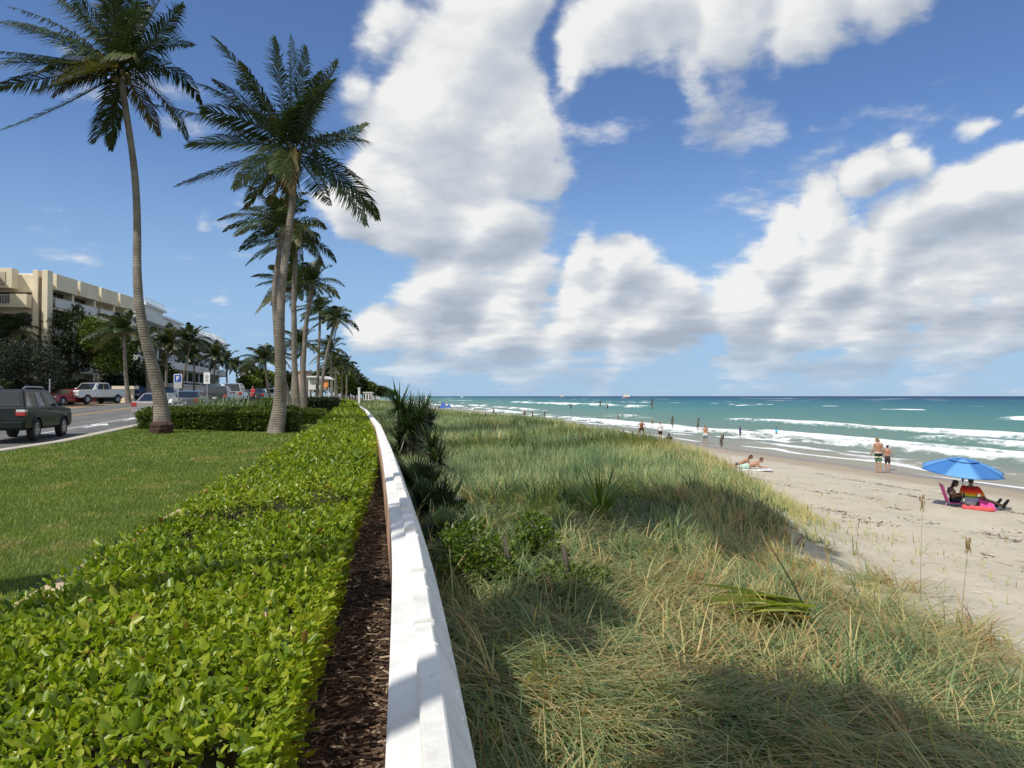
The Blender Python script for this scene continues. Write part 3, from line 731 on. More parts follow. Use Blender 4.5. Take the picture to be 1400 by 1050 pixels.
# lawn blades
M_LAWN = leafmat('lawn_blade', [(0, (.085,.145,.016)), (.5, (.155,.225,.024)), (.85, (.225,.275,.042)), (1, (.36,.31,.10))], .5, .3, .3)
acc = Acc()
def lawn(y0, y1, dens, L0, W0):
    n = int(dens*(y1-y0)*7.2); Y = y0+(y1-y0)*rng.random(n); u = -10.72+7.5*rng.random(n); x = u+XW(Y)
    k = np.abs(x/Y) < .74; u, Y, x = u[k], Y[k], x[k]; n = len(u)
    V, f, kk = blades(np.stack([x, Y, zl(u, Y)-.008], 1), rng.random(n)*6.28, L0*(.6+.7*rng.random(n)), W0*(.6+.7*rng.random(n)), .25+.35*np.abs(rng.normal(0, 1, n)), 1, .3)
    acc.add(V, f, np.repeat(np.clip(.36+.34*rng.random(n)+.85*(fbm(u*.9, Y*.7+4, 4)-.5)+.5*sstep(.62, .74, fbm(u*1.7+30, Y*1.4+8, 3))+(rng.random(n) > .985)*.5, 0, 1), kk))
lawn(4.5, 9, 1500, .05, .007); lawn(9, 15, 800, .055, .010); lawn(15, 24, 330, .06, .017); lawn(24, 40, 120, .07, .03); lawn(40, 90, 14, .1, .1)
obj('lawn_grass', acc.mesh('lawn_grass'), M_LAWN, kind='stuff', label='short mown lawn grass between the kerb and the hedge', cat='grass')
# ------------------------------------------------------------------ palms
M_FROND = leafmat('palm_frond', [(0, (.020,.036,.012)), (.4, (.040,.064,.016)), (.72, (.075,.100,.024)), (.88, (.13,.115,.035)), (1, (.15,.098,.042))], .42, .22, .45)
m, nt, nn, lk = nodes('palm_bark'); v = coords(nt)
mp = nt.nodes.new('ShaderNodeMapping'); mp.inputs['Scale'].default_value = (1,1,6.5); lk.new(v, mp.inputs['Vector'])
a = noise(nt, v, 2.2, 5, .65); b = noise(nt, mp.outputs[0], 5, 4, .7, .6); wv = nt.nodes.new('ShaderNodeTexWave'); wv.bands_direction = 'Z'; wv.inputs['Scale'].default_value = 3.2; wv.inputs['Distortion'].default_value = 5.0; wv.inputs['Detail'].default_value = 3; lk.new(v, wv.inputs['Vector'])
c = ramp(nt, a, [(.3, (.135,.115,.095)), (.55, (.225,.20,.165)), (.75, (.31,.28,.235))])
c = mixc(nt, .55, c, ramp(nt, wv.outputs[0], [(.0, (.72,.70,.67)), (.22, (1,1,1))]), 'MULTIPLY')
c = mixc(nt, ramp(nt, b, [(.60, (0,0,0)), (.68, (.85,.85,.85))]), c, (.045,.035,.028))
finish(nt, c, .9, 0, .15, bump(nt, math_(nt, 'ADD', wv.outputs[0], b), .45, .025)); M_BARK = m
M_ROOT = mat('palm_root_mass', (.065,.036,.024), .95, .5, 9, bmp=.05)
M_NUT = mat('coconut_husk', (.11,.095,.03), .6, .3, 6)

def frond(P0, P1, P2, nl=46, Lmax=.75, wid=.05, wind=(-.35,0,0), droop=.55, roll=0, rbase=.3, rr=.035, torn=.06):
    """one pinnate leaf: bezier midrib P0-P1-P2 with two rows of leaflets"""
    P0, P1, P2 = (np.array(p, float) for p in (P0, P1, P2))
    t = np.linspace(0, 1, 15)[:,None]
    C = P0*(1-t)**2+2*P1*t*(1-t)+P2*t*t; T = unit(2*(1-t)*(P1-P0)+2*t*(P2-P1))
    up0 = np.array([0,0,1.0]); S = np.cross(T, up0)
    S = np.where(np.linalg.norm(S, axis=1, keepdims=True) < .15, np.array([[0,1.,0]]), S); S = unit(S); U = np.cross(S, T)
    cr, sr = math.cos(roll), math.sin(roll); S, U = S*cr+U*sr, U*cr-S*sr
    r = (rr*(1-.85*t))
    V = np.stack([C-S*r, C+U*r*.7, C+S*r, C-U*r*.7], 1).reshape(-1, 3)
    f = []
    for i in range(14):
        for k in range(4): f.append((i*4+k, i*4+(k+1)%4, i*4+4+(k+1)%4, i*4+4+k))
    f = [np.array(f)]; rnd = [np.full(len(V), min(1, rbase+.25))]
    tt = np.repeat(np.linspace(.10, .995, nl), 2); sg = np.tile([-1., 1.], nl)
    keep = rng.random(len(tt)) > torn; tt, sg = tt[keep], sg[keep]; n = len(tt)
    q = tt[:,None]
    c = P0*(1-q)**2+2*P1*q*(1-q)+P2*q*q
    Ti = unit(np.stack([np.interp(tt, t[:,0], T[:,k]) for k in range(3)], 1)); Si = unit(np.stack([np.interp(tt, t[:,0], S[:,k]) for k in range(3)], 1)); Ui = np.cross(Si, Ti)
    L = Lmax*np.clip(np.sin(np.pi*np.clip(tt*.80+.17, 0, 1)), .12, 1)**.75*(.85+.3*rng.random(n))
    g = np.array([0,0,-1.]); wd = np.array(wind)
    d1 = unit(Ti*(.45+.55*q)+Si*sg[:,None]*(1.0-.45*q)+Ui*.28+g*droop*.35+wd*.5+rng.normal(0, .07, (n,3)))
    d2 = unit(d1*.8+Ti*.1+g*droop*(.8+.5*rng.random((n,1)))+wd+rng.normal(0, .08, (n,3)))
    w = unit(np.cross(d1, Ui)); W = (wid*(.8+.4*rng.random(n)))[:,None]*.5
    L = L[:,None]; a = c; b = c+d1*L*.5; e = b+d2*L*.5
    Vl = np.stack([a-w*W*.55, a+w*W*.55, b-w*W, b+w*W, e-w*W*.10, e+w*W*.10], 1).reshape(-1, 3)
    i = np.arange(n)[:,None]*6+len(V)
    f.append(np.concatenate([i+np.array([[0,1,3,2]]), i+np.array([[2,3,5,4]])]))
    rl = np.clip(rbase+.14*rng.normal(0, 1, n)+.18*(tt > .88), 0, 1)
    rl = np.repeat(rl, 6)+np.tile([0,0,0,0,.12,.12], n)
    return np.concatenate([V, Vl]), np.concatenate(f), np.concatenate(rnd+[rl])

def trunk_mesh(name, pts, rad, n=12, boss=0):
    """smooth tapering trunk through pts with ring scars"""
    pts = np.array(pts, float); s = np.concatenate([[0], np.cumsum(np.linalg.norm(np.diff(pts, axis=0), axis=1))])
    k = max(24, int(s[-1]/.16)); q = np.linspace(0, s[-1], k)
    C = np.stack([np.interp(q, s, pts[:,j]) for j in range(3)], 1)
    w = max(2, k//14); C2 = np.stack([_sm(C[:,j], w) for j in range(3)], 1)
    Rr = np.interp(q, np.linspace(0, s[-1], len(rad)), rad)
    Rr = Rr*(1+.010*np.where(np.arange(k) % 2 == 0, 1, -1)+.012*rng.normal(0, 1, k))
    th = np.arange(n)*2*np.pi/n
    V = C2[:,None,:]+np.stack([np.cos(th), np.sin(th), 0*th], 1)[None]*Rr[:,None,None]
    i, j = np.meshgrid(np.arange(k-1), np.arange(n), indexing='ij')
    f = np.stack([i*n+j, i*n+(j+1)%n, (i+1)*n+(j+1)%n, (i+1)*n+j], -1).reshape(-1, 4)
    return np_mesh(name, V.reshape(-1, 3), [f], smooth=True), C2[-1]

def hero_palm(label, Y, trunkpx, rad, crown, fronds, boss, Lf=5.2, group='coconut palms along the lawn'):
    b = P(*trunkpx[0], Y); b.z = zt(b.x, b.y)-.05
    root = thing('coconut_palm', label, 'palm tree', tuple(b), group=group)
    pts = [np.array(P(px, py, Y))-np.array(b) for px, py in trunkpx]; pts[0] = np.zeros(3)
    # slight sway in depth
    for i, p in enumerate(pts): p[1] += .35*math.sin(i*1.1)
    me, top = trunk_mesh('trunk', pts, rad)
    obj('trunk', me, M_BARK, root)
    if boss:
        mb = MB(); prof = [(rad[0]*1.0,-.1)]+[(rad[0]*(1.16+.06*math.sin(k*2.1)), .02+.05*k) for k in range(9)]+[(rad[0]*.93,.50)]
        mb.lathe(prof, 40); o = mb.build('root_mass', M_ROOT, root, smooth=True)
        vv = o.data.vertices
        for q in vv:
            s_ = 1+.30*(float(vnoise(math.atan2(q.co.y, q.co.x)*5+20, q.co.z*9))-.5); q.co.x *= s_; q.co.y *= s_
    c0 = np.array(P(*crown, Y))-np.array(b); c0[1] = top[1]
    fronds = list(fronds)
    for k in range(10):       # extra fronds filling the crown, a few hanging dead
        a = k*2.4+.3; l = random.uniform(85, 140) if k < 6 else random.uniform(60, 95); el_ = random.uniform(-.5, 1.2) if k < 6 else -1.15
        dx, dy_ = math.cos(a)*l*math.cos(el_*.8)-18, -math.sin(el_)*l
        fronds.append((crown[0]+dx, crown[1]+dy_, crown[0]+dx*.45-4, crown[1]+dy_*.5-22))
    for fi, fr in enumerate(fronds):
        (tx, ty, kx, ky) = fr
        tip = np.array(P(tx, ty, Y))-np.array(b); ctl = np.array(P(kx, ky, Y))-np.array(b)
        d = np.linalg.norm((tip-c0)[[0,2]]); dy = math.sqrt(max(Lf*Lf*.8-d*d, .5))*.85*(1 if fi % 2 else -1)*random.uniform(.45, 1)
        tip[1] = c0[1]+dy; ctl[1] = c0[1]+dy*.45
        rb = random.choice([.08,.15,.2,.28,.35,.42,.62]) if fi < len(fronds)-3 else .85
        V, f, r = frond(c0+np.array([random.uniform(-.12,.12), random.uniform(-.12,.12), random.uniform(-.2,.1)]), ctl, tip, nl=72, Lmax=random.uniform(.9,1.15), wid=.056, wind=(-.30,.10,.03), droop=random.uniform(.25,.9), roll=random.uniform(-.9,.9), rbase=rb, rr=.05, torn=random.choice([.03,.06,.2]))
        obj('frond', np_mesh('frond', V, [f], {'rnd': np.clip(r, 0, 1)}), M_FROND, root)
    for k in range(7):
        a = k*.9; mb = MB(); q = c0+np.array([.28*math.cos(a), .28*math.sin(a), -.25-.12*(k%3)])
        mb.lathe([(.02,-.15),(.09,-.11),(.125,0),(.1,.1),(.03,.15)], 8, tuple(q)); mb.build('coconut', M_NUT, root, smooth=True)
    return root
YP1 = hit(221, 592).y; YP2 = hit(377, 592).y
hero_palm('tall coconut palm with brown root mass at its base, leftmost on the lawn', YP1,
    [(221,592),(219,575),(212,528),(204,480),(198,440),(191,380),(186,330),(181,260),(177,200),(174,150),(172,112)],
    [.36,.28,.235,.20,.175,.155,.145,.138,.13,.125,.12], (172,100),
    [(276,38,222,75),(244,112,230,55),(262,95,215,85),(209,154,215,110),(256,128,215,95),(205,-30,192,30),(175,-50,165,20),(135,-45,150,20),(90,-25,135,25),
     (12,8,100,30),(0,42,80,45),(36,72,95,42),(-5,97,70,88),(-12,120,75,105),(17,84,90,84),(-5,177,95,150),(100,157,135,125),(98,177,142,148),(230,-5,200,45),(55,-20,110,10),(240,60,205,70),(120,60,140,70),(60,120,110,100)], True)
hero_palm('coconut palm leaning right beside the end of the box hedge', YP2,
    [(376,594),(378,570),(381,545),(384,500),(386,440),(389,380),(392,330),(396,280),(400,235),(401,215)],
    [.38,.285,.235,.20,.175,.163,.155,.15,.145,.14], (402,205),
    [(301,62,345,105),(395,48,398,120),(380,58,385,120),(433,85,425,130),(478,115,440,160),(487,140,450,185),(515,212,460,192),(512,292,478,232),(505,312,468,235),
     (236,252,330,220),(273,213,335,192),(314,268,355,228),(217,150,300,160),(290,108,340,140),(345,105,370,150),(415,60,412,130),(408,268,414,235),(372,255,380,222),(300,172,350,168),(424,252,418,230),(455,130,430,160),(330,142,370,160)], False)

# crowns shared by the other palms (fronds swept inland by the sea breeze)
def crown_mesh(seed, nf=25, L=3.9, nl=44, wid=.072, windx=-.42):
    rs = np.random.RandomState(seed); Vs, fs, rsn, n0 = [], [], [], 0
    for i in range(nf):
        az = i*2.39996+rs.rand()*.5; el = 1.25-1.75*(i/nf)+rs.normal(0, .12)
        l = L*(.65+.5*rs.rand())*(.8 if el > .9 else 1)
        d = np.array([math.cos(az)*math.cos(el), math.sin(az)*math.cos(el), math.sin(el)]); w = np.array([windx*rs.uniform(.5,1.5),.05,rs.uniform(-.1,.15)])
        p1 = d*l*.5+w*.25*l*.3+np.array([0,0,.12*l]); p2 = d*l*.85+w*l*.33+np.array([0,0,-.26*l*(1-.45*abs(el))])
        V, f, r = frond((0,0,-.1), p1, p2, nl, .26*L*.85, wid, (windx,.1,0), .7, rs.uniform(-.5,.5), rs.choice([.15,.25,.35,.45,.7]), .04)
        Vs.append(V); fs.append(f+n0); rsn.append(r); n0 += len(V)
    return np_mesh('crown', np.concatenate(Vs), [np.concatenate(fs)], {'rnd': np.clip(np.concatenate(rsn), 0, 1)})
CROWNS = [crown_mesh(3), crown_mesh(8, 27), crown_mesh(15, 23), crown_mesh(21, 26)]
CROWNS_FAR = [crown_mesh(31, 24, 3.9, 26, .16), crown_mesh(32, 28, 3.9, 26, .16), crown_mesh(33, 22, 3.9, 26, .16)]
def palm(label, bpx, Y, tpx, tpy, Rm, rt=.17, far=False, group=None, bend=0, var=0, zbase=None):
    x = (bpx-700)/F*Y; b = Vector((x, Y, (zt(x, Y) if zbase is None else zbase)-.05))
    root = thing('palm_tree' if far else 'coconut_palm', label, 'palm tree', tuple(b), group=group)
    top = np.array(P(tpx, tpy, Y))-np.array(b)
    q = [np.array([0,0,0.]), top*.33+np.array([bend*.9,0,0]), top*.66+np.array([bend,0,0]), top]
    me, _ = trunk_mesh('trunk', q, [rt*1.9, rt*1.15, rt, rt*.95, rt*.85], 8)
    obj('trunk', me, M_BARK, root)
    cr = (CROWNS_FAR if far else CROWNS)[var % (3 if far else 4)]
    o = obj('crown', cr, None, root, loc=tuple(top)); o.scale = (Rm/3.9,)*3; o.rotation_euler = (0, 0, random.uniform(-.35, .35)+(math.pi if var % 5 == 4 else 0)*0)
    return root
for c_ in CROWNS+CROWNS_FAR: c_.materials.append(M_FROND)
G = 'coconut palms along the lawn'
palm('coconut palm with curved pale trunk just right of the leaning foreground palm', 397, 50, 387, 308, 4.1, .2, group=G, bend=-.75, var=0)
palm('coconut palm with straight brownish trunk, crown level with the middle of its neighbour', 406, 55, 405, 330, 3.9, .19, group=G, bend=-.2, var=1)
palm('slim coconut palm curving right with brown skirt at its base', 415, 60, 427, 388, 3.5, .19, group=G, bend=-.3, var=2)
palm('dark thick trunked palm half hidden behind the curving slim palms', 401, 66, 402, 392, 3.8, .2, group=G, bend=.1, var=3)
palm('tall coconut palm leaning right in front of the lifeguard hut', 437, 84, 459, 436, 3.6, .17, group=G, bend=-.3, var=1)
palm('coconut palm with grey trunk behind the lifeguard hut', 433, 92, 438, 425, 3.4, .17, group=G, bend=0, var=0)
palm('short coconut palm with yellowing fronds left of the lifeguard hut', 413, 88, 412, 470, 3.6, .17, group=G, var=2)
palm('small coconut palm with drooping crown right of the lifeguard hut', 454, 120, 452, 478, 3.7, .17, group=G, var=3)
palm('low bushy coconut palm furthest right of the lawn row', 462, 150, 459, 500, 3.8, .17, group=G, var=0)
palm('low palm seen left of the leaning foreground trunk', 368, 100, 362, 492, 3.9, .17, group=G, var=2)
palm('coconut palm just behind the leaning foreground trunk near the parked cars', 385, 115, 380, 488, 3.9, .17, group=G, var=1)
# palms on the far side of the road
GA = 'palms across the road'
for i, (bp, D_, tx, ty, r_, lab) in enumerate([
    (18,72,20,452,3.3,'palm with arching fronds in front of the cream apartment corner'),
    (92,80,98,430,2.8,'yellowish palm rising between the dark tree and the cream apartments'),
    (176,70,170,452,3.6,'droopy palm with hanging fronds just left of the tallest trunk'),
    (204,78,196,468,3.0,'palm hanging behind the tallest trunk'),
    (228,104,231,470,4.2,'bushy palm right of the tallest trunk before the white condominium'),
    (246,112,262,464,4.2,'leaning palm with golden fronds before the white condominium'),
    (265,118,264,484,3.6,'straight palm behind the blue parking sign'),
    (292,140,296,486,4.2,'palm before the rounded end of the white condominium'),
    (312,152,309,492,4.0,'palm under the rounded balconies of the white condominium'),
    (324,170,322,500,4.2,'palm just right of the white condominium end'),
    (336,185,338,505,4.0,'dark palm in the row beyond the white condominium'),
    (347,200,348,510,4.2,'short palm in the row left of the leaning trunk')]):
    palm(lab, bp, D_, tx, ty, r_, .17, far=D_ > 90, group=GA, var=i, bend=random.uniform(-.3,.3))
# palms standing out of frame to the left; the photo shows their shadows on the hedge, wall and dune
COT = 1/math.tan(EL); DENSE = crown_mesh(41, 46, 3.4, 50, .13)
for i, (spx, spy, h_, sc, lab) in enumerate([(985,712,14.5,.92,'palm beside the viewer whose crown shadow darkens the middle of the dune'),(770,850,11.5,.36,'palm beside the viewer whose crown shadow lies across wall and low shrubs'),(1180,1025,10.0,.46,'palm behind the viewer whose crown shadow lies on the nearest dune grass')]):
    q = hit(spx, spy); hd = TOSUN.copy(); hd.z = 0; hd.normalize(); c = Vector((q.x, q.y, 0))+hd*(h_-q.z)*COT
    while c.x > -.80*c.y-.6 and c.y > -2:
        h_ += .4; c = Vector((q.x, q.y, 0))+hd*(h_-q.z)*COT
    bx, by = c.x-.35, c.y-.6
    root = thing('coconut_palm', lab, 'palm tree', (bx, by, -.05), group='palms seen only by their shadows')
    me, _ = trunk_mesh('trunk', [(0,0,0), ((c.x-bx)*.4,(c.y-by)*.4,h_*.5), (c.x-bx, c.y-by, h_)], [.36,.2,.17,.15], 10)
    obj('trunk', me, M_BARK, root); o = obj('crown', DENSE, M_FROND, root, loc=(c.x-bx, c.y-by, h_)); o.scale = (sc,)*3; o.rotation_euler = (0,0,i*.4)

# ------------------------------------------------------------------ broadleaf trees and shrubs
M_DARKLEAF = leafmat('dark_tree_leaf', [(0, (.012,.022,.008)), (.5, (.026,.044,.013)), (.85, (.055,.078,.022)), (1, (.12,.13,.05))], .5, .2, .4)
M_GREYLEAF = leafmat('grey_tree_leaf', [(0, (.022,.032,.022)), (.5, (.045,.060,.042)), (1, (.085,.105,.075))], .6, .2, .3)
M_BOXLEAF = leafmat('box_hedge_leaf', [(0, (.04,.07,.012)), (.45, (.095,.145,.022)), (.85, (.175,.225,.04)), (1, (.27,.27,.06))], .45, .28, .4)
M_LIMELEAF = leafmat('lime_shrub_leaf', [(0, (.055,.100,.014)), (.5, (.12,.190,.022)), (.9, (.20,.265,.045)), (1, (.30,.29,.07))], .38, .32, .5)
M_LIMB = mat('tree_bark', (.085,.07,.055), .9, .3, 8, bmp=.02)
def cloud_leaves(blobs, n, ls, up=.3, hollow=.55, wr=.55, dark=0):
    """leaves spread through ellipsoid clumps: blobs [(x,y,z,rx,ry,rz)]"""
    B = np.array(blobs, float); vol = B[:,3]*B[:,4]*B[:,5]; k = rng.choice(len(B), n, p=vol**.75/np.sum(vol**.75))
    d = unit(rng.normal(0, 1, (n,3))); r = (hollow+(1-hollow)*rng.random(n)**.6)*(1+.10*rng.normal(0, 1, n))
    Pp = B[k,:3]+d*B[k,3:]*r[:,None]
    D = unit(d*.7+rdir(n, up, 1.2)); S = rdir(n, 0, 1)
    L = ls*(.6+.8*rng.random(n)); tone = rng.random(len(B))*.35
    V, f, q = leaves(Pp, D, S, L, L*wr, .15, 'kite')
    return V, f, np.repeat(np.clip(.6*rng.random(n)+tone[k]-dark, 0, 1), q)
def tree(name, label, base, blobs, n, ls, mleaf, group=None, tr=.2, cat='tree', fork=.45):
    root = thing(name, label, cat, tuple(base), group=group)
    mb = MB(); zc = np.mean([b[2] for b in blobs]); zmin = min(b[2]-b[5] for b in blobs); fk = max(.4, zmin+.5)
    mb.tube([(0,0,-.1),(.05,0,fk*.5),(0,.03,fk)], [tr*1.4,tr,tr*.85], 8)
    for b in blobs: mb.tube([(0,.03,fk-.1),(b[0]*.45,b[1]*.45,fk+(b[2]-fk)*.55),(b[0],b[1],b[2]+b[5]*.2)], [tr*.55,tr*.35,tr*.1], 6)
    mb.build('trunk', M_LIMB, root, smooth=True)
    V, f, r = cloud_leaves(blobs, n, ls)
    obj('crown', np_mesh('crown', V, [f], {'rnd': r}), mleaf, root); return root
def px_tree(name, label, bpx, D_, blobs_px, n, ls, mleaf, **k):
    b = gnd(bpx, D_); s = D_/F
    bl = []
    for (cx, cy, rx, rz) in blobs_px:
        p = P(cx, cy, D_); bl.append((p.x-b.x, random.uniform(-.5,.5)*rx*s, p.z-b.z, rx*s, rx*s*.9, rz*s))
    return tree(name, label, b, bl, n, ls, mleaf, **k)
GT = 'trees across the road'
px_tree('broadleaf_tree', 'silvery grey green low tree behind the parked four-wheel-drive', 35, 62, [(10,492,34,26),(45,488,34,24),(70,502,24,20),(-15,500,36,30),(30,512,40,18)], 9000, .22, M_GREYLEAF, group=GT, tr=.16)
px_tree('broadleaf_tree', 'big dark dense tree in front of the cream apartments', 95, 78, [(75,460,34,28),(105,455,40,30),(130,470,32,28),(95,485,55,26),(50,475,34,24),(140,492,30,22)], 9000, .3, M_DARKLEAF, group=GT, tr=.3)
px_tree('broadleaf_tree', 'light leaved sea grape tree beside the big dark tree', 135, 76, [(140,462,24,20),(158,478,22,20),(125,448,18,14),(150,495,24,16)], 4200, .3, M_BOXLEAF, group=GT, tr=.16)
px_tree('broadleaf_tree', 'low dark tree behind the tallest trunk base and blue cars', 180, 84, [(165,512,24,16),(190,508,22,18),(205,515,18,14),(178,525,30,12)], 4500, .3, M_DARKLEAF, group=GT, tr=.16)
px_tree('broadleaf_tree', 'dark tree at the left picture edge behind the grey low tree', -25, 74, [(-30,470,40,34),(5,478,28,22),(-60,490,40,40)], 4500, .32, M_DARKLEAF, group=GT, tr=.25)
px_tree('broadleaf_tree', 'round dark tree under the white condominium left of the parking sign', 222, 112, [(222,505,14,13),(212,512,14,12),(232,514,14,10)], 2600, .36, M_DARKLEAF, group=GT, tr=.15)
# low planting line behind the far kerb: one clipped dark hedge
def long_hedge(name, label, u0, u1, y0, y1, h, n, ls, mleaf, group=None, zoff=0):
    Y = y0+(y1-y0)*.5; x = float(XW(Y))+(u0+u1)/2; o3 = np.array([x, Y, 0])
    root = thing(name, label, 'hedge', tuple(o3), group=group)
    uu = np.array([u0+.12,u0+.2,(u0+u1)/2,u1-.2,u1-.12]); yy = np.linspace(y0+.1, y1-.1, max(4, int((y1-y0)/1.5)))
    A, B = np.meshgrid(uu, yy, indexing='ij'); zz = np.array([0,.78,.86,.78,0])[:,None]*h
    zz = np.where((B == yy[0]) | (B == yy[-1]), 0, zz)
    fz = lambda u, y: np.where(u < 0, zl(u, y), zr(u, y))
    V = np.stack([A+XW(B), B, fz(A, B)+zz], -1)-o3
    obj('branches', np_mesh('branches', V.reshape(-1,3), [grid_faces(*A.shape)], smooth=True), M_CORE, root)
    s = rng.random(n); u = u0+(u1-u0)*rng.random(n); Yr = y0+(y1-y0)*rng.random(n); z = h*(.9+.2*rng.random(n)-.06)
    # front (camera side) end, long sides, top
    end = s < .22*min(1, 6*(u1-u0)/(y1-y0)); sd = (s >= .25) & (s < .62)
    Yr = np.where(end, y0+.1*rng.normal(0, 1, n), Yr); u = np.where(sd, np.where(rng.random(n) < .5, u0, u1)+.07*rng.normal(0, 1, n), u)
    z = np.where(end | sd, h*rng.random(n)**.8, z); z = z*(1+.10*(fbm(u*1.3, Yr*1.1, 2)-.5)*2)
    Vv, f, q = leaves(np.stack([u+XW(Yr), Yr, fz(u, Yr)+z], 1)-o3, rdir(n, .35, 1.2), rdir(n, 0, 1), ls*(.6+.8*rng.random(n)), ls*.55*(.7+.6*rng.random(n)), .15, 'kite')
    obj('foliage', np_mesh('foliage', Vv, [f], {'rnd': np.repeat(np.clip(.75*rng.random(n)+.5*(fbm(u*.8, Yr*.8, 3)-.4), 0, 1), q)}), mleaf, root)
    return root
GH = 'hedges of the lawn and road'
long_hedge('dark_hedge', 'tall dark hedge behind the cars across the road', -30, -28.2, 58, 96, 1.9, 9000, .3, M_DARKLEAF, GH)
long_hedge('dark_hedge', 'dark hedge below the white condominium', -29.5, -28, 104, 240, 2.4, 9000, .45, M_DARKLEAF, GH)
# clipped box hedge across the lawn between the two big palms: build it along X
def cross_hedge(name, label, px0, px1, Y0, dep, h, n, ls, mleaf, group=None):
    x0 = (px0-700)/F*Y0; x1 = (px1-700)/F*Y0; b = Vector(((x0+x1)/2, Y0+dep/2, zt((x0+x1)/2, Y0)))
    root = thing(name, label, 'hedge', tuple(b), group=group)
    w = (x1-x0)/2
    mb = MB(); mb.box(-w+.15, w-.15, -dep/2+.15, dep/2-.15, -.2, h-.15); mb.build('branches', M_CORE, root, bevel=.12)
    s = rng.random(n); x = -w+2*w*rng.random(n); y = -dep/2+dep*rng.random(n); z = h*(.93+.12*rng.random(n))
    fr = s < .52; en = (s >= .52) & (s < .62)
    y = np.where(fr, -dep/2+.09*rng.normal(0, 1, n)-.02, y); x = np.where(en, np.where(rng.random(n) < .5, -w, w)+.07*rng.normal(0, 1, n), x)
    z = np.where(fr | en, h*rng.random(n)**.85, z)
    z = z+.07*(fbm(x*1.2+9, y*1.2, 3)-.5)*2*(z > h*.6)
    rc = np.minimum(w-np.abs(x), dep/2-np.abs(y)); z = np.where(z > h*.85, z-.14*sstep(.2, 0, rc), z)
    Vv, f, q = leaves(np.stack([x, y, z], 1), rdir(n, .4, 1.2)+np.array([0,-.25,0]), rdir(n, 0, 1), ls*(.6+.8*rng.random(n)), ls*.6*(.7+.6*rng.random(n)), .15, 'kite')
    obj('foliage', np_mesh('foliage', Vv, [f], {'rnd': np.repeat(np.clip(.75*rng.random(n)+.45*(fbm(x*.9, z*1.3, 3)-.4), 0, 1), q)}), mleaf, root)
cross_hedge('box_hedge', 'clipped dark green box hedge on the lawn between the two big palms', 189, 401, YP2+.75, 1.6, .94, 16000, .10, M_BOXLEAF, GH)
cross_hedge('box_hedge', 'smaller clipped hedge behind the leaning palm by the sidewalk', 396, 441, 42, 1.6, .75, 4000, .11, M_BOXLEAF, GH)
cross_hedge('box_hedge', 'dark hedge at the feet of the palm group', 388, 458, 70, 2, 1.15, 5000, .17, M_DARKLEAF, GH)
cross_hedge('box_hedge', 'low green hedge beside the parked white car', 352, 392, 56, 1.6, .9, 3000, .14, M_BOXLEAF, GH)
cross_hedge('box_hedge', 'low hedge in front of the lifeguard hut', 440, 470, 100, 2, .8, 2600, .2, M_BOXLEAF, GH)
# strap-leaved plants behind the box hedge
def rosette(name, label, base, n, L, W, lean, mleaf, cat='plant', group=None, droop=.5, stems=None, rb=.3):
    root = thing(name, label, cat, tuple(base), group=group)
    Vs, fs, rs, n0 = [], [], [], 0
    heads = stems or [(0,0,0,1)]
    for (hx, hy, hz, sc) in heads:
        k = n; az = rng.random(k)*6.283; ln = lean*(.15+1.0*rng.random(k))
        V, f, q = blades(np.stack([hx+.05*sc*np.cos(az), hy+.05*sc*np.sin(az), hz+.12*sc*rng.random(k)], 1), az, L*sc*(.7+.5*rng.random(k)), W*sc*(.7+.5*rng.random(k)), ln, 3, droop*rng.random(k))
        Vs.append(V); fs.append(f+n0); n0 += len(V); rs.append(np.repeat(np.clip(rb+.5*rng.random(k), 0, 1), q))
    obj('leaves', np_mesh('leaves', np.concatenate(Vs), [np.concatenate(fs)], {'rnd': np.concatenate(rs)}), mleaf, root)
    if stems:
        for (hx, hy, hz, sc) in stems:
            if hz > .3:
                mb = MB(); mb.tube([(hx*.4, hy*.4, -.1), (hx*.8, hy*.8, hz*.5), (hx, hy, hz+.1)], [.085,.075,.07], 8); mb.build('stem', M_LIMB, root, smooth=True)
    return root
M_STRAP = leafmat('strap_leaf', [(0, (.05,.085,.035)), (.5, (.12,.17,.075)), (1, (.24,.28,.13))], .45, .25, .4)
M_YUCCA = leafmat('yucca_leaf', [(0, (.012,.026,.010)), (.5, (.030,.058,.016)), (.85, (.070,.105,.026)), (1, (.16,.17,.05))], .4, .2, .5)
GP = 'strap leaved plants behind the box hedge'
for i, (px, D_) in enumerate([(282,38),(300,39),(318,38.5),(334,40),(350,39),(290,42),(325,43),(362,42),(272,41),(308,44),(345,45),(385,41),(400,44)]):
    p = gnd(px, D_); rosette('strap_leaf_plant', 'pale strap leaved plant rising behind the box hedge', (p.x, p.y, p.z), 46, 1.35, .09, .75, M_STRAP, group=GP, droop=.8)
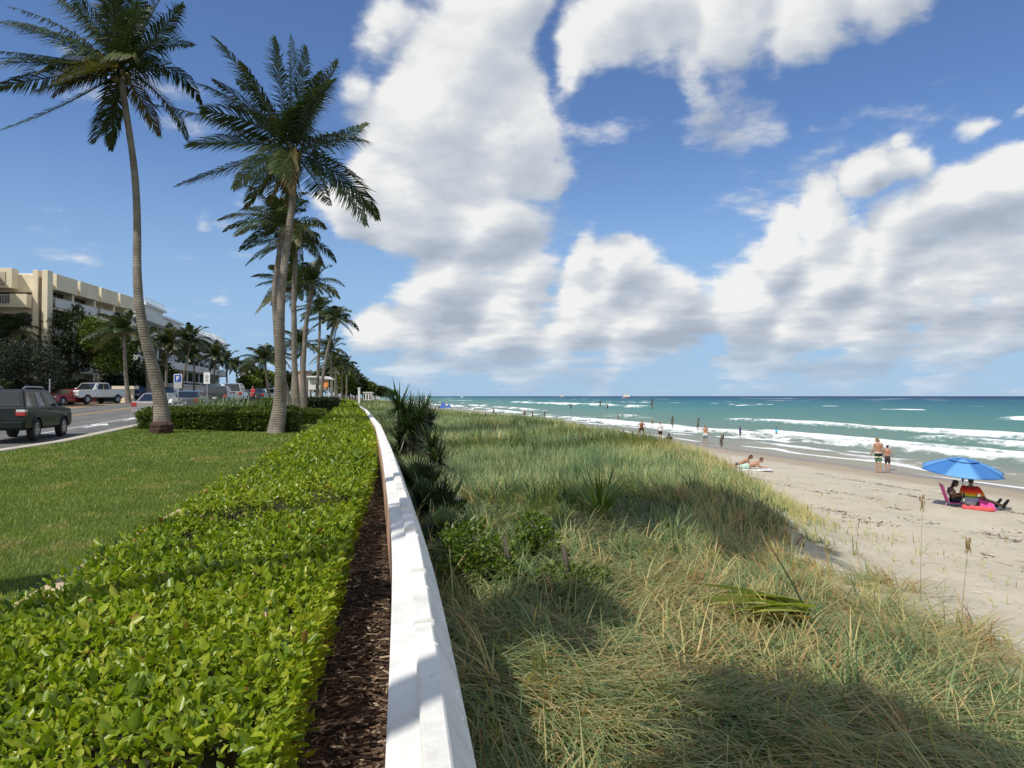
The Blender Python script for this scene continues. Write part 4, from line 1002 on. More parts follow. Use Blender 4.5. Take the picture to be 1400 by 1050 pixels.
# spanish bayonets and shrubs along the seaward side of the wall
GY = 'bayonet yuccas beside the wall'
b = gnd(562, 22.5); rosette('yucca', 'tall dark bayonet yucca standing behind the white wall, left head higher', tuple(b), 150, .80, .055, 2.2, M_YUCCA, group=GY, droop=.15, stems=[(-.35,0,1.55,1),(-.1,.3,1.25,.95),(.25,-.2,1.2,.9),(-.05,-.3,.9,.9),(.1,.1,.6,1.0),(-.3,.1,.5,1.0)])
b = gnd(580, 24); rosette('yucca', 'dark bayonet yucca with slim head just right of the tallest yucca', tuple(b), 130, .72, .05, 2.1, M_YUCCA, group=GY, droop=.15, stems=[(0,0,1.6,.9),(.15,.2,1.15,.9),(-.2,-.1,.95,.85)])
b = gnd(598, 17.5); rosette('yucca', 'short upright bayonet yucca in front of the other two yuccas', tuple(b), 120, .68, .05, 2.0, M_YUCCA, group=GY, droop=.2, stems=[(-.12,0,.75,.85),(.02,-.2,.35,.9)])
b = gnd(592, 19.5); rosette('dry_shrub', 'tangle of dry brown stems under the yuccas', tuple(b), 90, 1.0, .02, 1.3, leafmat('dry_stem', [(0, (.10,.065,.035)), (1, (.30,.22,.13))], .7, .1, .2), cat='shrub', droop=1.2)
GS = 'saw palmettos beside the wall'
def palmetto(label, px, D_, nfan, Rf, group):
    b = gnd(px, D_); root = thing('saw_palmetto', label, 'palmetto', tuple(b), group=group)
    Vs, fs, rs, n0 = [], [], [], 0
    mb = MB()
    for k in range(nfan):
        az = k*2.4+random.random()*.4; el = random.uniform(.35, 1.25); st = random.uniform(.35,.7)*Rf
        d = Vector((math.cos(az)*math.cos(el), math.sin(az)*math.cos(el), math.sin(el))); h = d*st; mb.tube([(0,0,0), tuple(h*.5+Vector((0,0,.03))), tuple(h)], .008, 5)
        sd = d.cross(Vector((0,0,1))).normalized(); up = sd.cross(d)
        n = 22; aa = np.linspace(-1.9, 1.9, n)
        dirs = np.array([d*math.cos(a)+sd*math.sin(a)+up*.12 for a in aa]); Sx = np.array([sd*math.cos(a)-d*math.sin(a) for a in aa])
        V, f, q = leaves(np.tile(np.array(h), (n,1)), dirs, Sx, Rf*.62*(.8+.25*np.cos(aa)), np.full(n, .048*Rf*1.1), .1, 'kite')
        Vs.append(V); fs.append(f+n0); n0 += len(V); rs.append(np.full(len(V), random.random()*.7))
    mb.build('leaf_stalks', M_LIMB, root)
    obj('fans', np_mesh('fans', np.concatenate(Vs), [np.concatenate(fs)], {'rnd': np.concatenate(rs)}), M_YUCCA, root)
palmetto('large dark saw palmetto pressed against the shaded side of the wall', 594, 11.6, 18, .66, GS)
palmetto('second dark saw palmetto nearer along the wall', 610, 10.2, 16, .48, GS)
palmetto('small palmetto half buried in shade behind the wall bend', 574, 14.5, 16, .7, GS)
def shrub(label, px, D_, blobs, n, ls, mleaf=M_LIMELEAF):
    b = gnd(px, D_); return tree('leafy_shrub', label, b, blobs, n, ls, mleaf, group='leafy shrubs beside the wall', tr=.018, cat='shrub')
shrub('rounded bright green shrub nearest the wall', 645, 8.6, [(0,0,.42,.30,.3,.26),(-.22,.1,.35,.24,.25,.24),(.18,-.08,.28,.24,.22,.2),(-.05,-.2,.2,.3,.25,.18)], 1500, .07)
shrub('upright bright green shrub right of the rounded shrub', 728, 9.2, [(0,0,.42,.20,.2,.24),(.12,.05,.25,.24,.22,.2),(-.12,-.05,.2,.2,.2,.18)], 900, .07)
shrub('low darker green shrub between the two bright shrubs and the grass mound', 770, 8.2, [(0,0,.15,.3,.25,.15),(.3,.05,.12,.25,.25,.13)], 700, .06, M_BOXLEAF)
shrub('low lime green sprawling shrub with yellow leaves', 690, 8.4, [(0,0,.16,.22,.2,.14)], 420, .06)
b = gnd(820, 12.2); rosette('spider_lily', 'upright strap leaved lily growing alone in the dune grass', tuple(b), 44, .85, .055, .95, M_LIMELEAF, cat='plant', droop=.5, rb=.15)
b = gnd(918, 11.4); rosette('spider_lily', 'pale grassy clump right of the upright lily', tuple(b), 60, .6, .02, 1.1, M_STRAP, cat='plant', droop=.9, rb=.4)
# broken sheaf of broad leaves lying on the grass
b = hit(1100, 872); root = thing('fallen_leaf_sheaf', 'broken sheaf of broad yellow green leaves lying on the flattened grass', 'leaf', (b.x, b.y, b.z+.26))
n = 40; az = math.pi+.05+np.linspace(-.42, .42, n); rng.shuffle(az)
V, f, q = blades(np.stack([rng.normal(0, .03, n), rng.normal(0, .10, n), -.06+.16*rng.random(n)], 1), az, .75+.45*rng.random(n), .07+.035*rng.random(n), 1.30+.10*rng.normal(0, 1, n), 4, .30+.12*rng.random(n), rng.normal(.35, .45, n))
obj('leaves', np_mesh('leaves', V, [f], {'rnd': np.repeat(np.clip(.30+.5*rng.random(n)+(rng.random(n) > .8)*.3, 0, 1), q)}), leafmat('sheaf_leaf', [(0, (.12,.18,.02)), (.5, (.27,.34,.06)), (.8, (.42,.42,.12)), (1, (.45,.28,.11))], .4, .35, .4), root)
mb = MB(); mb.tube([(0,0,.05),(-.15,.05,.35),(-.3,.08,.62)], [.012,.008,.003], 5); mb.build('broken_stalk', M_STRAP, root)
# sea oats: tall stalks with nodding seed heads above the grass
M_OAT = mat('sea_oat_seed', (.30,.20,.085), .8, .3, 30); M_OATD = mat('dark_sea_oat_seed', (.10,.065,.035), .8, .3, 30); M_STALK = mat('oat_stalk', (.24,.23,.10), .7, .2, 20)
def sea_oat(label, tpx, tpy, D_, head, dark=True, lean=.1):
    top = P(tpx, tpy, D_); bx = top.x-lean; b = Vector((bx, D_, zt(bx, D_)))
    h = top-b; root = thing('sea_oat', label, 'sea oat', tuple(b), group='sea oat stalks on the dune')
    mb = MB(); mb.tube([(0,0,0),(h.x*.25,0,h.z*.45),(h.x*.7,0,h.z*.8),tuple(h)], [.004,.003,.0025,.002], 5); mb.build('stalk', M_STALK, root, smooth=True)
    mb = MB()
    for k in range(26):
        t = k/25; c = h+Vector((-.02*math.sin(t*2)*1+random.uniform(-.03,.03), random.uniform(-.03,.03), -head*t)); r = (.010+.010*math.sin(math.pi*min(1, t+.12)))*min(1, .45+head*1.6)*(1 if dark else .7)
        mb.lathe([(.001,.02),(r*.6,0),(r*.5,-.03),(.001,-.05)], 5, tuple(c))
    mb.build('seed_head', M_OATD if dark else M_OAT, root); return root
for i, (tx, ty, D_, hd, dk, ln, lab) in enumerate([
    (892,545,25,.32,True,.05,'tall dark sea oat head standing against the second line of breakers'),
    (920,569,22,.30,True,.02,'dark sea oat left of the man holding his phone'),
    (955,571,20.5,.30,True,.05,'dark sea oat right beside the bare chested man in white shorts'),
    (988,593,15.5,.24,True,-.25,'leaning dark sea oat with thin stalk above the sunbathers'),
    (1262,676,11,.22,False,.05,'golden sea oat in front of the umbrella sand'),
    (893,574,24,.12,False,.0,'faint sea oat beside the crouching man'),
    (846,565,28,.2,False,.0,'short pale sea oat on the dune crest'),
    (1325,735,8,.14,False,.1,'bent golden sea oat near the right edge'),
    (781,553,33,.16,True,.0,'small dark seed head above the dune crest, second from the left'),(821,548,31,.2,True,.0,'dark seed head standing highest above the dune crest'),(831,553,31,.15,True,.0,'dark seed head right of the highest one on the crest'),(745,562,38,.3,True,.0,'leafy dark seed head low on the far crest')]):
    sea_oat(lab, tx, ty, D_, hd, dk, ln)
# ------------------------------------------------------------------ far shore
GF = 'palms and trees along the far shore'
far = [(462,190,505),(470,215,507),(478,240,512),(474,205,500),(485,280,513),(492,330,517),(498,390,520),(503,460,524),(508,540,527),(489,300,516),(481,255,509),(467,180,498),(512,620,530),(516,700,532),(496,360,521),(458,170,492)]
for i, (px, D_, ty) in enumerate(far):
    palm(f'{["small","slender","low","bushy"][i%4]} {["green","dark","dull green","pale"][(i//4)%4]} palm far along the shore {["above the wall end","behind the white post","left of the white post","towards the headland"][i%4]}', px, D_, px+random.uniform(-3,3), ty, 4.2, .2, far=True, group=GF, var=i)
for i, (px, D_, cy, rx, rz) in enumerate([(470,210,524,16,14),(486,270,526,14,10),(500,360,530,12,8),(514,520,534,12,5),(528,800,537,12,3.5),(478,230,530,12,10),(360,190,520,18,14),(392,200,522,18,14),(425,220,522,18,14),(448,215,520,16,15),(342,180,525,14,10)]):
    px_tree('shore_tree', f'{["rounded","spreading","low"][i%3]} {["green","dark green","greyish"][(i//3)%3]} shore tree {["under the far palms","behind the parked cars","near the headland"][0 if px<500 and px>455 else (1 if px<455 else 2)]}{[""," with a fuller crown"," in the second row"," at the end of the row"][i//3]}', px, D_, [(px-rx*.4,cy,rx*.7,rz),(px+rx*.4,cy+1,rx*.7,rz*.85),(px,cy-rz*.35,rx*.5,rz*.6)], 1800, D_*.0042, M_DARKLEAF if i % 2 else M_BOXLEAF, group=GF, tr=.2)
# ------------------------------------------------------------------ buildings
def plaster(name, col):
    m, nt, nn, lk = nodes(name); v = coords(nt); a = noise(nt, v, .5, 6, .65); b = noise(nt, v, 6, 4, .6)
    c = ramp(nt, a, [(.3, tuple(x*.84 for x in col)), (.65, col)]); c = mixc(nt, .2, c, ramp(nt, b, [(.3, (.8,.8,.8)), (.7, (1.05,1.05,1.05))]), 'MULTIPLY')
    finish(nt, c, .85, 0, .2); return m
M_CREAM = plaster('cream_plaster', (.85,.75,.55)); M_WHITE = plaster('white_plaster', (.80,.79,.77)); M_PINK = plaster('pink_plaster', (.60,.42,.34))
M_GLASS = mat('dark_glass', (.018,.022,.026), .08, .3, 2, spec=.7); M_RAIL = mat('white_rail', (.66,.66,.64), .5, .05, 5); M_SHUT = mat('closed_shutter', (.52,.45,.34), .7, .1, 3); M_SHADE = mat('brown_fascia', (.16,.10,.07), .8, .2, 3); M_GREYROOF = mat('grey_shingle_roof', (.17,.16,.16), .9, .25, 3)
Pc = P(60, 371, 75); Pe = P(181, 408.5, 95.6); H0 = Pc.z
fd = Vector((Pe.x-Pc.x, Pe.y-Pc.y, 0)); FL = fd.length; ang = math.atan2(fd.y, fd.x)
gz = zt(Pc.x, Pc.y)
apt = thing('apartment_building', 'cream apartment block with stepped projecting bays and white balconies', 'building', (Pc.x, Pc.y, gz), ang)
HT = H0-gz         # local: x along the street front going away, -y towards the street, +y inland
mb = MB(); mb.box(0, FL, .9, 13, -1, HT-.35); mb.build('wall', M_CREAM, apt)
mb = MB(); mb.box(.4, FL-.2, 1.2, 12.6, HT-.34, HT-.15); mb.build('roof', M_WHITE, apt)
fl = (HT-.3)/4
# corner piers
for (x0, x1, y0, y1) in ((-.25,.75,-.50,.05),(-.25,.75,.42,.92)):
    mb = MB(); mb.box(x0, x1, y0, y1, -1, HT+.1); mb.build('corner_pier', M_CREAM, apt, bevel=.03)
mb = MB(); mb.tube([(-.08,.24,0),(-.08,.24,HT-.6)], .07, 8); mb.build('downpipe', M_SHADE, apt)
mod = (FL-1.2)/4
def window(parent, x0, x1, y, z0, z1, nm, glass=M_GLASS, axis='x'):
    mb = MB()
    if axis == 'x': mb.box(x0, x1, y-.03, y+.12, z0, z1)
    else: mb.box(y-.03, y+.12, x0, x1, z0, z1)
    wdo = mb.build('window', glass, parent)
    fr = MB()
    for k in range(nm+1):
        t = x0+(x1-x0)*k/nm
        if axis == 'x': fr.box(t-.045, t+.045, y-.075, y-.032, z0, z1)
        else: fr.box(y-.075, y-.032, t-.045, t+.045, z0, z1)
    if axis == 'x': fr.box(x0, x1, y-.07, y-.034, z1-.07, z1+.0); fr.box(x0, x1, y-.07, y-.034, z0-.0, z0+.07)
    else: fr.box(y-.07, y-.034, x0, x1, z1-.07, z1); fr.box(y-.07, y-.034, x0, x1, z0, z0+.07)
    fr.build('frame', M_SHADE if glass is M_GLASS else M_CREAM, wdo)
def rail(parent, x0, x1, y0, y1, z, h=1.0, step=.16):
    """slab + balustrade projecting from y1 to y0"""
    mb = MB(); mb.box(x0, x1, y0, y1, z-.22, z); b = mb.build('balcony', M_CREAM, parent, bevel=.02)
    r = MB(); r.box(x0, x1, y0, y0+.06, z+h-.07, z+h); r.box(x0, x1, y0, y0+.05, z+.08, z+.13)
    k = x0
    while k < x1: r.box(k, k+.035, y0+.01, y0+.045, z+.0, z+h-.06); k += step
    for xx in (x0, x1-.06): r.box(xx, xx+.06, y0+.06, y1, z+h-.07, z+h); 
    yy = y0+.15
    while yy < y1:
        for xx in (x0+.01, x1-.045): r.box(xx, xx+.035, yy, yy+.035, z, z+h-.06)
        yy += step
    r.box(x0+.02, x1-.02, y0+.022, y0+.03, z+.12, z+h-.1)
    r.build('railing', M_RAIL, b)
for k in range(4):
    x0 = 1.1+mod*k
    mb = MB(); mb.box(x0+.25, x0+mod-.35, -.55, .95, HT-fl*.52, HT-.02-.05*k*0); mb.build('parapet_bay', M_CREAM, apt, bevel=.02)
    mb = MB(); mb.box(x0+mod-.30, x0+mod+.20, .05, .95, -1, HT-.28); mb.build('pilaster', M_CREAM, apt)
    for f_ in range(4):
        z = f_*fl
        g = M_SHUT if (k >= 2 and f_ == 3) or (k == 1 and f_ == 2) else M_GLASS
        zt1 = z+fl*.78 if f_ < 3 else HT-fl*.40
        window(apt, x0+.5, x0+mod*.60, .90, z+.15, zt1, 3, g); window(apt, x0+mod*.66, x0+mod*.88, .90, z+.35, zt1, 2, g)
        if f_ > 0: rail(apt, x0+.3, x0+mod-.45, -.45, .9, z+.02)
# short front face towards the viewer
for f_ in range(4):
    z = f_*fl; zt1 = z+fl*.80 if f_ < 3 else HT-fl*.62
    window(apt, 1.15, 8.5, .0, z+.25, zt1-.15, 4, M_GLASS, 'y')
    mb = MB(); mb.box(-1.15, .0, 1.0, 12.8, z-.24, z-.01); b_ = mb.build('balcony', M_CREAM, apt)
    r = MB(); r.box(-1.13, -1.07, 2.6, 12.6, z+.93, z+1.0); r.box(-1.13,-1.08, 2.6, 12.6, z+.06, z+.11)
    yy = 2.6
    while yy < 12.6: r.box(-1.12, -1.085, yy, yy+.035, z, z+.94); yy += .15
    r.build('railing', M_RAIL, b_)
    mb = MB(); mb.box(-1.16, .0, 0.98, 2.55, z, z+1.05); mb.build('balcony_wall', M_CREAM, b_)
mb = MB(); mb.box(-1.1, .0, 2.4, 13, HT-fl*.58, HT+.12); mb.build('parapet_bay', M_CREAM, apt, bevel=.02)
mb = MB(); mb.box(-1.16, -1.10, 3.0, 13, HT-fl*.58+.35, HT-.25); mb.build('parapet_panel', M_SHUT, apt)
for xx in (7.2, 15.0):
    mb = MB(); mb.box(xx, xx+.35, 2, 2.5, HT-.3, HT+.6); mb.box(xx-.06, xx+.41, 1.94, 2.56, HT+.6, HT+.72); mb.build('roof_vent', M_SHADE, apt)
# hip-roofed neighbour at the picture edge
q = P(-56, 352, 66); gzn = zt(q.x, q.y); nb_ = thing('eaved_building', 'building at the left picture edge with a broad grey overhanging eave', 'building', (q.x-3.6, q.y-2.4, gzn), .59)
HN = q.z-gzn
mb = MB(); mb.box(-4.5, 4.15+1.55, 0, 8, -1, HN); mb.build('wall', M_CREAM, nb_)
mb = MB(); mb.prism([(-6,HN),(4.0+2.75,HN),(4.0+2.75,HN+.14),(1.4,HN+1.5),(-6,HN+1.5)], -1.2, 9.2); mb.build('roof', M_GREYROOF, nb_)
window(nb_, 1.2, 3.2, -.0, HN-2.4, HN-.8, 2); window(nb_, 1.2, 3.2, -.0, HN-5.6, HN-4.0, 2)
# white condominium with rounded end
A_ = Vector((float(-31+XW(108)), 108, 0)); B_ = Vector((float(-29.5+XW(187)), 187, 0)); cd = B_-A_; CL = cd.length
gz = zt(A_.x, A_.y); con = thing('white_condominium', 'long white condominium with stacked balcony bands, open roof rails and rounded end', 'building', (A_.x, A_.y, gz), math.atan2(cd.y, cd.x))
HC = 12.9
def band(x0, x1, yo, z0, z1, rnd=True, inset=0):
    """plan: straight front along the street closing in a half round end"""
    pts = [(x0, 14), (x0, yo)]
    if rnd:
        r = 5.2-inset; cx = x1-r; cy = yo+r
        pts += [(cx+r*math.cos(a), cy+r*math.sin(a)) for a in np.linspace(-math.pi/2, math.pi/2, 16)]+[(cx, 14)] if cy+r < 14 else []
    else: pts += [(x1, yo), (x1, 14)]
    n = len(pts); mb = MB()
    mb.add([(x, y, z0) for x, y in pts]+[(x, y, z1) for x, y in pts], [tuple(range(n))[::-1], tuple(range(n, 2*n))]+[(i, (i+1)%n, (i+1)%n+n, i+n) for i in range(n)])
    return mb
flc = HC/4
band(.4, CL-1.6, 1.6, -1, HC-1.2, True, 0).build('wall', M_WHITE, con)
for f_ in range(1, 5):
    z = f_*flc
    b_ = band(0, CL, 0, z-1.25 if f_ < 4 else z-1.1, z-.02).build('balcony_band', M_WHITE, con)
    nW = 13
    for k in range(nW):
        x = 1.5+(CL-9)*k/nW
        mb = MB(); mb.box(x, x+(CL-9)/nW*.72, 1.5, 1.75, z-flc+.15, z-1.35); mb.build('window', M_GLASS, con)
for (x0, x1, zz, hh) in ((7, 19, HC, 1.5), (19.2, 32, HC, .6)):
    band(x0, x1, 1.2, zz, zz+hh, False).build('penthouse', M_WHITE, con); band(x0-.4, x1+.4, .7, zz+hh+.003, zz+hh+.35, False).build('penthouse_cornice', M_WHITE, con)
r = MB()
def railline(pts, z, h):
    for a, b in zip(pts[:-1], pts[1:]):
        for hh in (h, h*.55, .12): r.tube([(a[0], a[1], z+hh), (b[0], b[1], z+hh)], .05, 5)
        n = max(1, int(math.hypot(b[0]-a[0], b[1]-a[1])/1.2))
        for k in range(n): t = k/n; x = a[0]+(b[0]-a[0])*t; y = a[1]+(b[1]-a[1])*t; r.tube([(x, y, z), (x, y, z+h)], .045, 5)
railline([(32.5,.3),(CL-6,.3)], HC, 1.0); railline([(7,1),(19,1)], HC+1.85, .8)
for k in range(8):
    a = math.pi*k/7; cxx, cyy, rr_ = CL-5.5, 5.3, 4.6
    r.tube([(cxx-rr_*math.cos(t)*math.cos(a), cyy-rr_*math.cos(t)*math.sin(a), HC+2.6*math.sin(t)) for t in np.linspace(0, math.pi/2, 8)], .09, 5)
    r.tube([(cxx+rr_*math.cos(t)*math.cos(a), cyy+rr_*math.cos(t)*math.sin(a), HC+2.6*math.sin(t)) for t in np.linspace(0, math.pi/2, 8)], .09, 5)
r.build('roof_railing', M_RAIL, con)
mb = MB(); mb.box(-2, 36, -3.2, -3.0, 0, 1.6)
for k in range(60): mb.box(-2+k*.63, -2+k*.63+.2, -3.15, -3.03, 1.6, 2.3)
mb.box(-2, 36, -3.2, -3.0, 2.3, 2.45); mb.build('terrace_balustrade', M_RAIL, con)
# pale wall by the pickup, pink house, far white blocks
def simple_block(name, label, px, D_, wpx, ytop, dep, mwall, nfl, nwin, roof=None, cat='building', group=None):
    b = gnd(px, D_); top = P(px, ytop, D_).z; w_ = wpx/F*D_; root = thing(name, label, cat, (b.x, b.y, b.z), group=group)
    h = top-b.z
    mb = MB(); mb.box(-w_/2, w_/2, 0, dep, -1, h); mb.build('wall', mwall, root)
    mb = MB(); mb.box(-w_/2-.3, w_/2+.3, -.3, dep+.3, h+.003, h+.3)
    if roof: mb.prism([(-w_/2-.4,h+.3),(w_/2+.4,h+.3),(0,h+.3+roof)], -.35, dep+.35)
    mb.build('roof', M_GREYROOF if roof else mwall, root)
    for f_ in range(nfl):
        for k in range(nwin):
            x = -w_/2+w_*(k+.25)/nwin; z = h*(f_+.3)/nfl
            mb = MB(); mb.box(x, x+w_/nwin*.5, -.05, .1, z, z+h/nfl*.5); mb.build('window', M_GLASS, root)
    return root
simple_block('pink_house', 'small pale pink building seen between the grey palm trunks', 409, 190, 11, 508, 8, M_PINK, 3, 2)
GB = 'distant white buildings on the headland'
simple_block('shore_building', 'far white apartment block standing above the headland trees', 506, 640, 9, 524, 14, M_WHITE, 5, 2, group=GB)
simple_block('shore_building', 'far slim white tower furthest along the headland', 517, 900, 4, 527, 12, M_WHITE, 7, 1, group=GB)
simple_block('shore_building', 'far low white pavilion on the dune beyond the white post', 502, 300, 11, 537, 4, M_WHITE, 1, 3, group=GB)
simple_block('garden_wall', 'pale cream garden wall between the white pickup and the blue cars', 170, 74, 22, 532, .4, M_CREAM, 0, 0, cat='wall')
simple_block('road_house', 'grey house front with dark openings deep under the trees', 128, 96, 50, 500, 8, M_CREAM, 2, 5)
simple_block('orange_house', 'small house with an orange wall among the palms beyond the white condominium', 334, 215, 12, 514, 6, M_PINK, 1, 2, 1.5)
# lifeguard hut: white cabin on legs plus roofed lookout deck
D_ = 98; b = gnd(437, D_); hut = thing('lifeguard_hut', 'white lifeguard hut raised on legs with separate roofed lookout deck', 'hut', tuple(b)); s_ = D_/F
zt_ = lambda py: P(437, py, D_).z-b.z
X = lambda px: (px-437)*s_
mb = MB(); mb.box(X(421.5), X(433), 0, 2.4, zt_(533), zt_(516)); mb.build('cabin', M_WHITE, hut, bevel=.02)
mb = MB(); mb.box(X(420.5), X(437), -.5, 2.8, zt_(516.5)+.003, zt_(514.2)); mb.build('cabin_roof', M_WHITE, hut, bevel=.04)
mb = MB(); mb.box(X(424), X(431.5), -.07, .0, zt_(524), zt_(518.5)); mb.build('shutter', M_RAIL, hut, bevel=.02)
for xx, yy in ((X(422.2),.15),(X(432.3),.15),(X(422.2),2.2),(X(432.3),2.2)):
    mb = MB(); mb.box(xx-.07, xx+.07, yy-.07, yy+.07, -.1, zt_(533)-.003); mb.build('leg', M_RAIL, hut)
mb = MB(); mb.box(X(433.1), X(449), 0, 2.4, zt_(532.5), zt_(531.2)); mb.build('deck', M_WHITE, hut)
for xx, yy in ((X(439),.1),(X(448.3),.1),(X(439),2.3),(X(448.3),2.3)):
    mb = MB(); mb.box(xx-.05, xx+.05, yy-.05, yy+.05, -.1, zt_(518.2)); mb.build('post', M_WHITE, hut)
mb = MB(); mb.prism([(X(437.5),zt_(518.4)),(X(451),zt_(518.4)),(X(444.2),zt_(514.3))], -.3, 2.7); mb.build('deck_roof', M_WHITE, hut)
mb = MB(); mb.box(X(433.2), X(438.5), -.03, .03, zt_(531.1), zt_(527)); mb.build('rail_panel', M_WHITE, hut)
rb = thing('rescue_board', 'orange rescue board leaning on the lookout deck of the lifeguard hut', 'board', (b.x+X(445.2), b.y-.12, b.z+zt_(531.2)+.03))
mb = MB(); mb.prism([(.36*math.cos(a)*(1 if math.sin(a)<.3 else .85), .62+.62*math.sin(a)) for a in np.linspace(0, 2*math.pi, 18)[:-1]], -.04, .04, M=Matrix.Rotation(R(-8), 4, 'X')); mb.build('board', mat('orange_board', (.75,.22,.03), .4, .1, 4), rb, bevel=.02)
mb = MB(); mb.box(-.02, .02, -.055, -.042, .12, 1.1, M=Matrix.Rotation(R(-8), 4, 'X')); mb.build('stringer', M_WHITE, rb)
b = gnd(491, 170); wp = thing('white_post', 'square white post standing on the dune beyond the wall end', 'post', tuple(b)); h = P(491, 530, 170).z-b.z
mb = MB(); mb.box(-.22, .22, -.22, .22, -.2, h-.25); mb.build('shaft', M_WHITE, wp); mb = MB(); mb.box(-.3, .3, -.3, .3, h-.247, h); mb.build('cap', M_WHITE, wp, bevel=.03)

# ------------------------------------------------------------------ signs
M_POLE = mat('galvanised_post', (.42,.43,.44), .45, .12, 12, metal=.6); M_SIGNW = mat('sign_white', (.78,.78,.77), .45, .04, 5); M_SIGNB = mat('sign_blue', (.015,.07,.36), .4, .05, 5); M_SIGNG = mat('sign_back_grey', (.40,.41,.41), .5, .1, 8); M_SIGNR = mat('sign_red', (.45,.05,.05), .5, .05, 5); M_INK = mat('sign_ink', (.10,.10,.10), .6, .05, 5)
def panel(parent, name, w_, h_, z, m, y=-.03, t=.012, rad=.03):
    a = []
    for cx, cz, s0 in ((w_/2-rad, h_/2-rad, 0),(-w_/2+rad, h_/2-rad, 90),(-w_/2+rad, -h_/2+rad, 180),(w_/2-rad, -h_/2+rad, 270)):
        a += [(cx+rad*math.cos(R(s0+k*30)), z+cz+rad*math.sin(R(s0+k*30))) for k in range(4)]
    mb = MB(); mb.prism(a, y-t, y); return mb.build(name, m, parent)
D_ = 39; s_ = D_/F
b = gnd(243.5, D_); sg = thing('parking_sign', 'blue square parking sign with white letter P on a grey post', 'sign', tuple(b)); z0 = P(243.5, 517.3, D_).z-b.z
mb = MB(); mb.tube([(0,0,-.2),(0,0,z0+.25)], .03, 8); mb.build('post', M_POLE, sg)
pb = panel(sg, 'border', 11.2*s_, 11.6*s_, z0, M_SIGNW); panel(pb, 'face', 9.4*s_, 9.8*s_, z0, M_SIGNB, -.0445, .005)
mb = MB(); u_ = s_
mb.box(-1.9*u_, -.7*u_, -.056, -.051, z0-3.1*u_, z0+3.1*u_)
n = 14; out = [(1.0*u_*0+(-.7+2.9*math.cos(a))*u_ if False else (-.1*u_+2.1*u_*math.cos(a)), z0+1.25*u_+1.85*u_*math.sin(a)) for a in np.linspace(-math.pi/2, math.pi/2, n)]
inn = [(-.1*u_+.95*u_*math.cos(a), z0+1.25*u_+.75*u_*math.sin(a)) for a in np.linspace(-math.pi/2, math.pi/2, n)]
out = [(-.7*u_, z0-.6*u_)]+out+[(-.7*u_, z0+3.1*u_)]; inn = [(-.7*u_, z0+.5*u_)]+inn+[(-.7*u_, z0+2.0*u_)]
mb.add([(x, -.056, z) for x, z in out]+[(x, -.056, z) for x, z in inn], [(i, i+1, n+2+i+1, n+2+i) for i in range(n+1)])
mb.build('letter', M_SIGNW, pb)
z1 = P(243.5, 526.8, D_).z-b.z
panel(sg, 'lower_plate', 11*s_, 8.5*s_, z1, M_SIGNG, -.032, .012, .02)
D_ = 40; s_ = D_/F; b = gnd(283, D_); sg = thing('regulation_sign', 'tall narrow white regulation sign on a thin post', 'sign', tuple(b)); z0 = P(283, 517, D_).z-b.z
mb = MB(); mb.tube([(.01,0,-.2),(.01,0,z0-.1)], .03, 8); mb.build('post', M_POLE, sg); pn = panel(sg, 'panel', 8.6*s_, 15.5*s_, z0, M_SIGNW)
mb = MB()
for k, (w_, dz) in enumerate(((2.2,4.2),(2.6,2.3),(2.0,.6),(2.5,-1.2),(2.2,-3.0),(1.6,-4.6))): mb.box(-w_*s_, w_*s_, -.047, -.0425, z0+(dz-.32)*s_, z0+(dz+.32)*s_)
mb.build('text_lines', M_INK, pn)
# covered parking meter
b = gnd(234, 37.5); pm = thing('parking_meter', 'parking meter with white rounded head between trunk and sign', 'meter', tuple(b)); z0 = P(234, 552, 37.5).z-b.z
mb = MB(); mb.tube([(0,0,-.1),(0,0,z0-.1)], .03, 8); mb.build('post', M_POLE, pm)
mb = MB(); mb.lathe([(.03,-.24),(.10,-.20),(.125,-.05),(.105,.12),(.05,.22),(.01,.25)], 14, (0,0,z0)); mb.build('head', M_SIGNW, pm, smooth=True)
mb = MB(); mb.box(-.05,.05,-.135,-.118, z0-.06, z0+.05); mb.build('display', M_GLASS, pm)
b = gnd(306, 66); sp = thing('small_white_sign', 'small white sign on a short post among the parked cars', 'sign', tuple(b)); z0 = P(306, 529, 66).z-b.z
mb = MB(); mb.tube([(0,0,-.1),(0,0,z0)], .025, 6); mb.build('post', M_POLE, sp); panel(sp, 'panel', .2, .42, z0, M_SIGNW)
b = gnd(68, 58); lp = thing('street_post', 'slim grey post before the dark trees across the road', 'post', tuple(b)); h = P(68, 520, 58).z-b.z
mb = MB(); mb.tube([(0,0,-.1),(0,0,h)], .05, 8); mb.build('shaft', M_POLE, lp); mb = MB(); mb.lathe([(.07,0),(.07,.06),(.02,.1)], 10, (0,0,h)); mb.build('cap', M_POLE, lp)

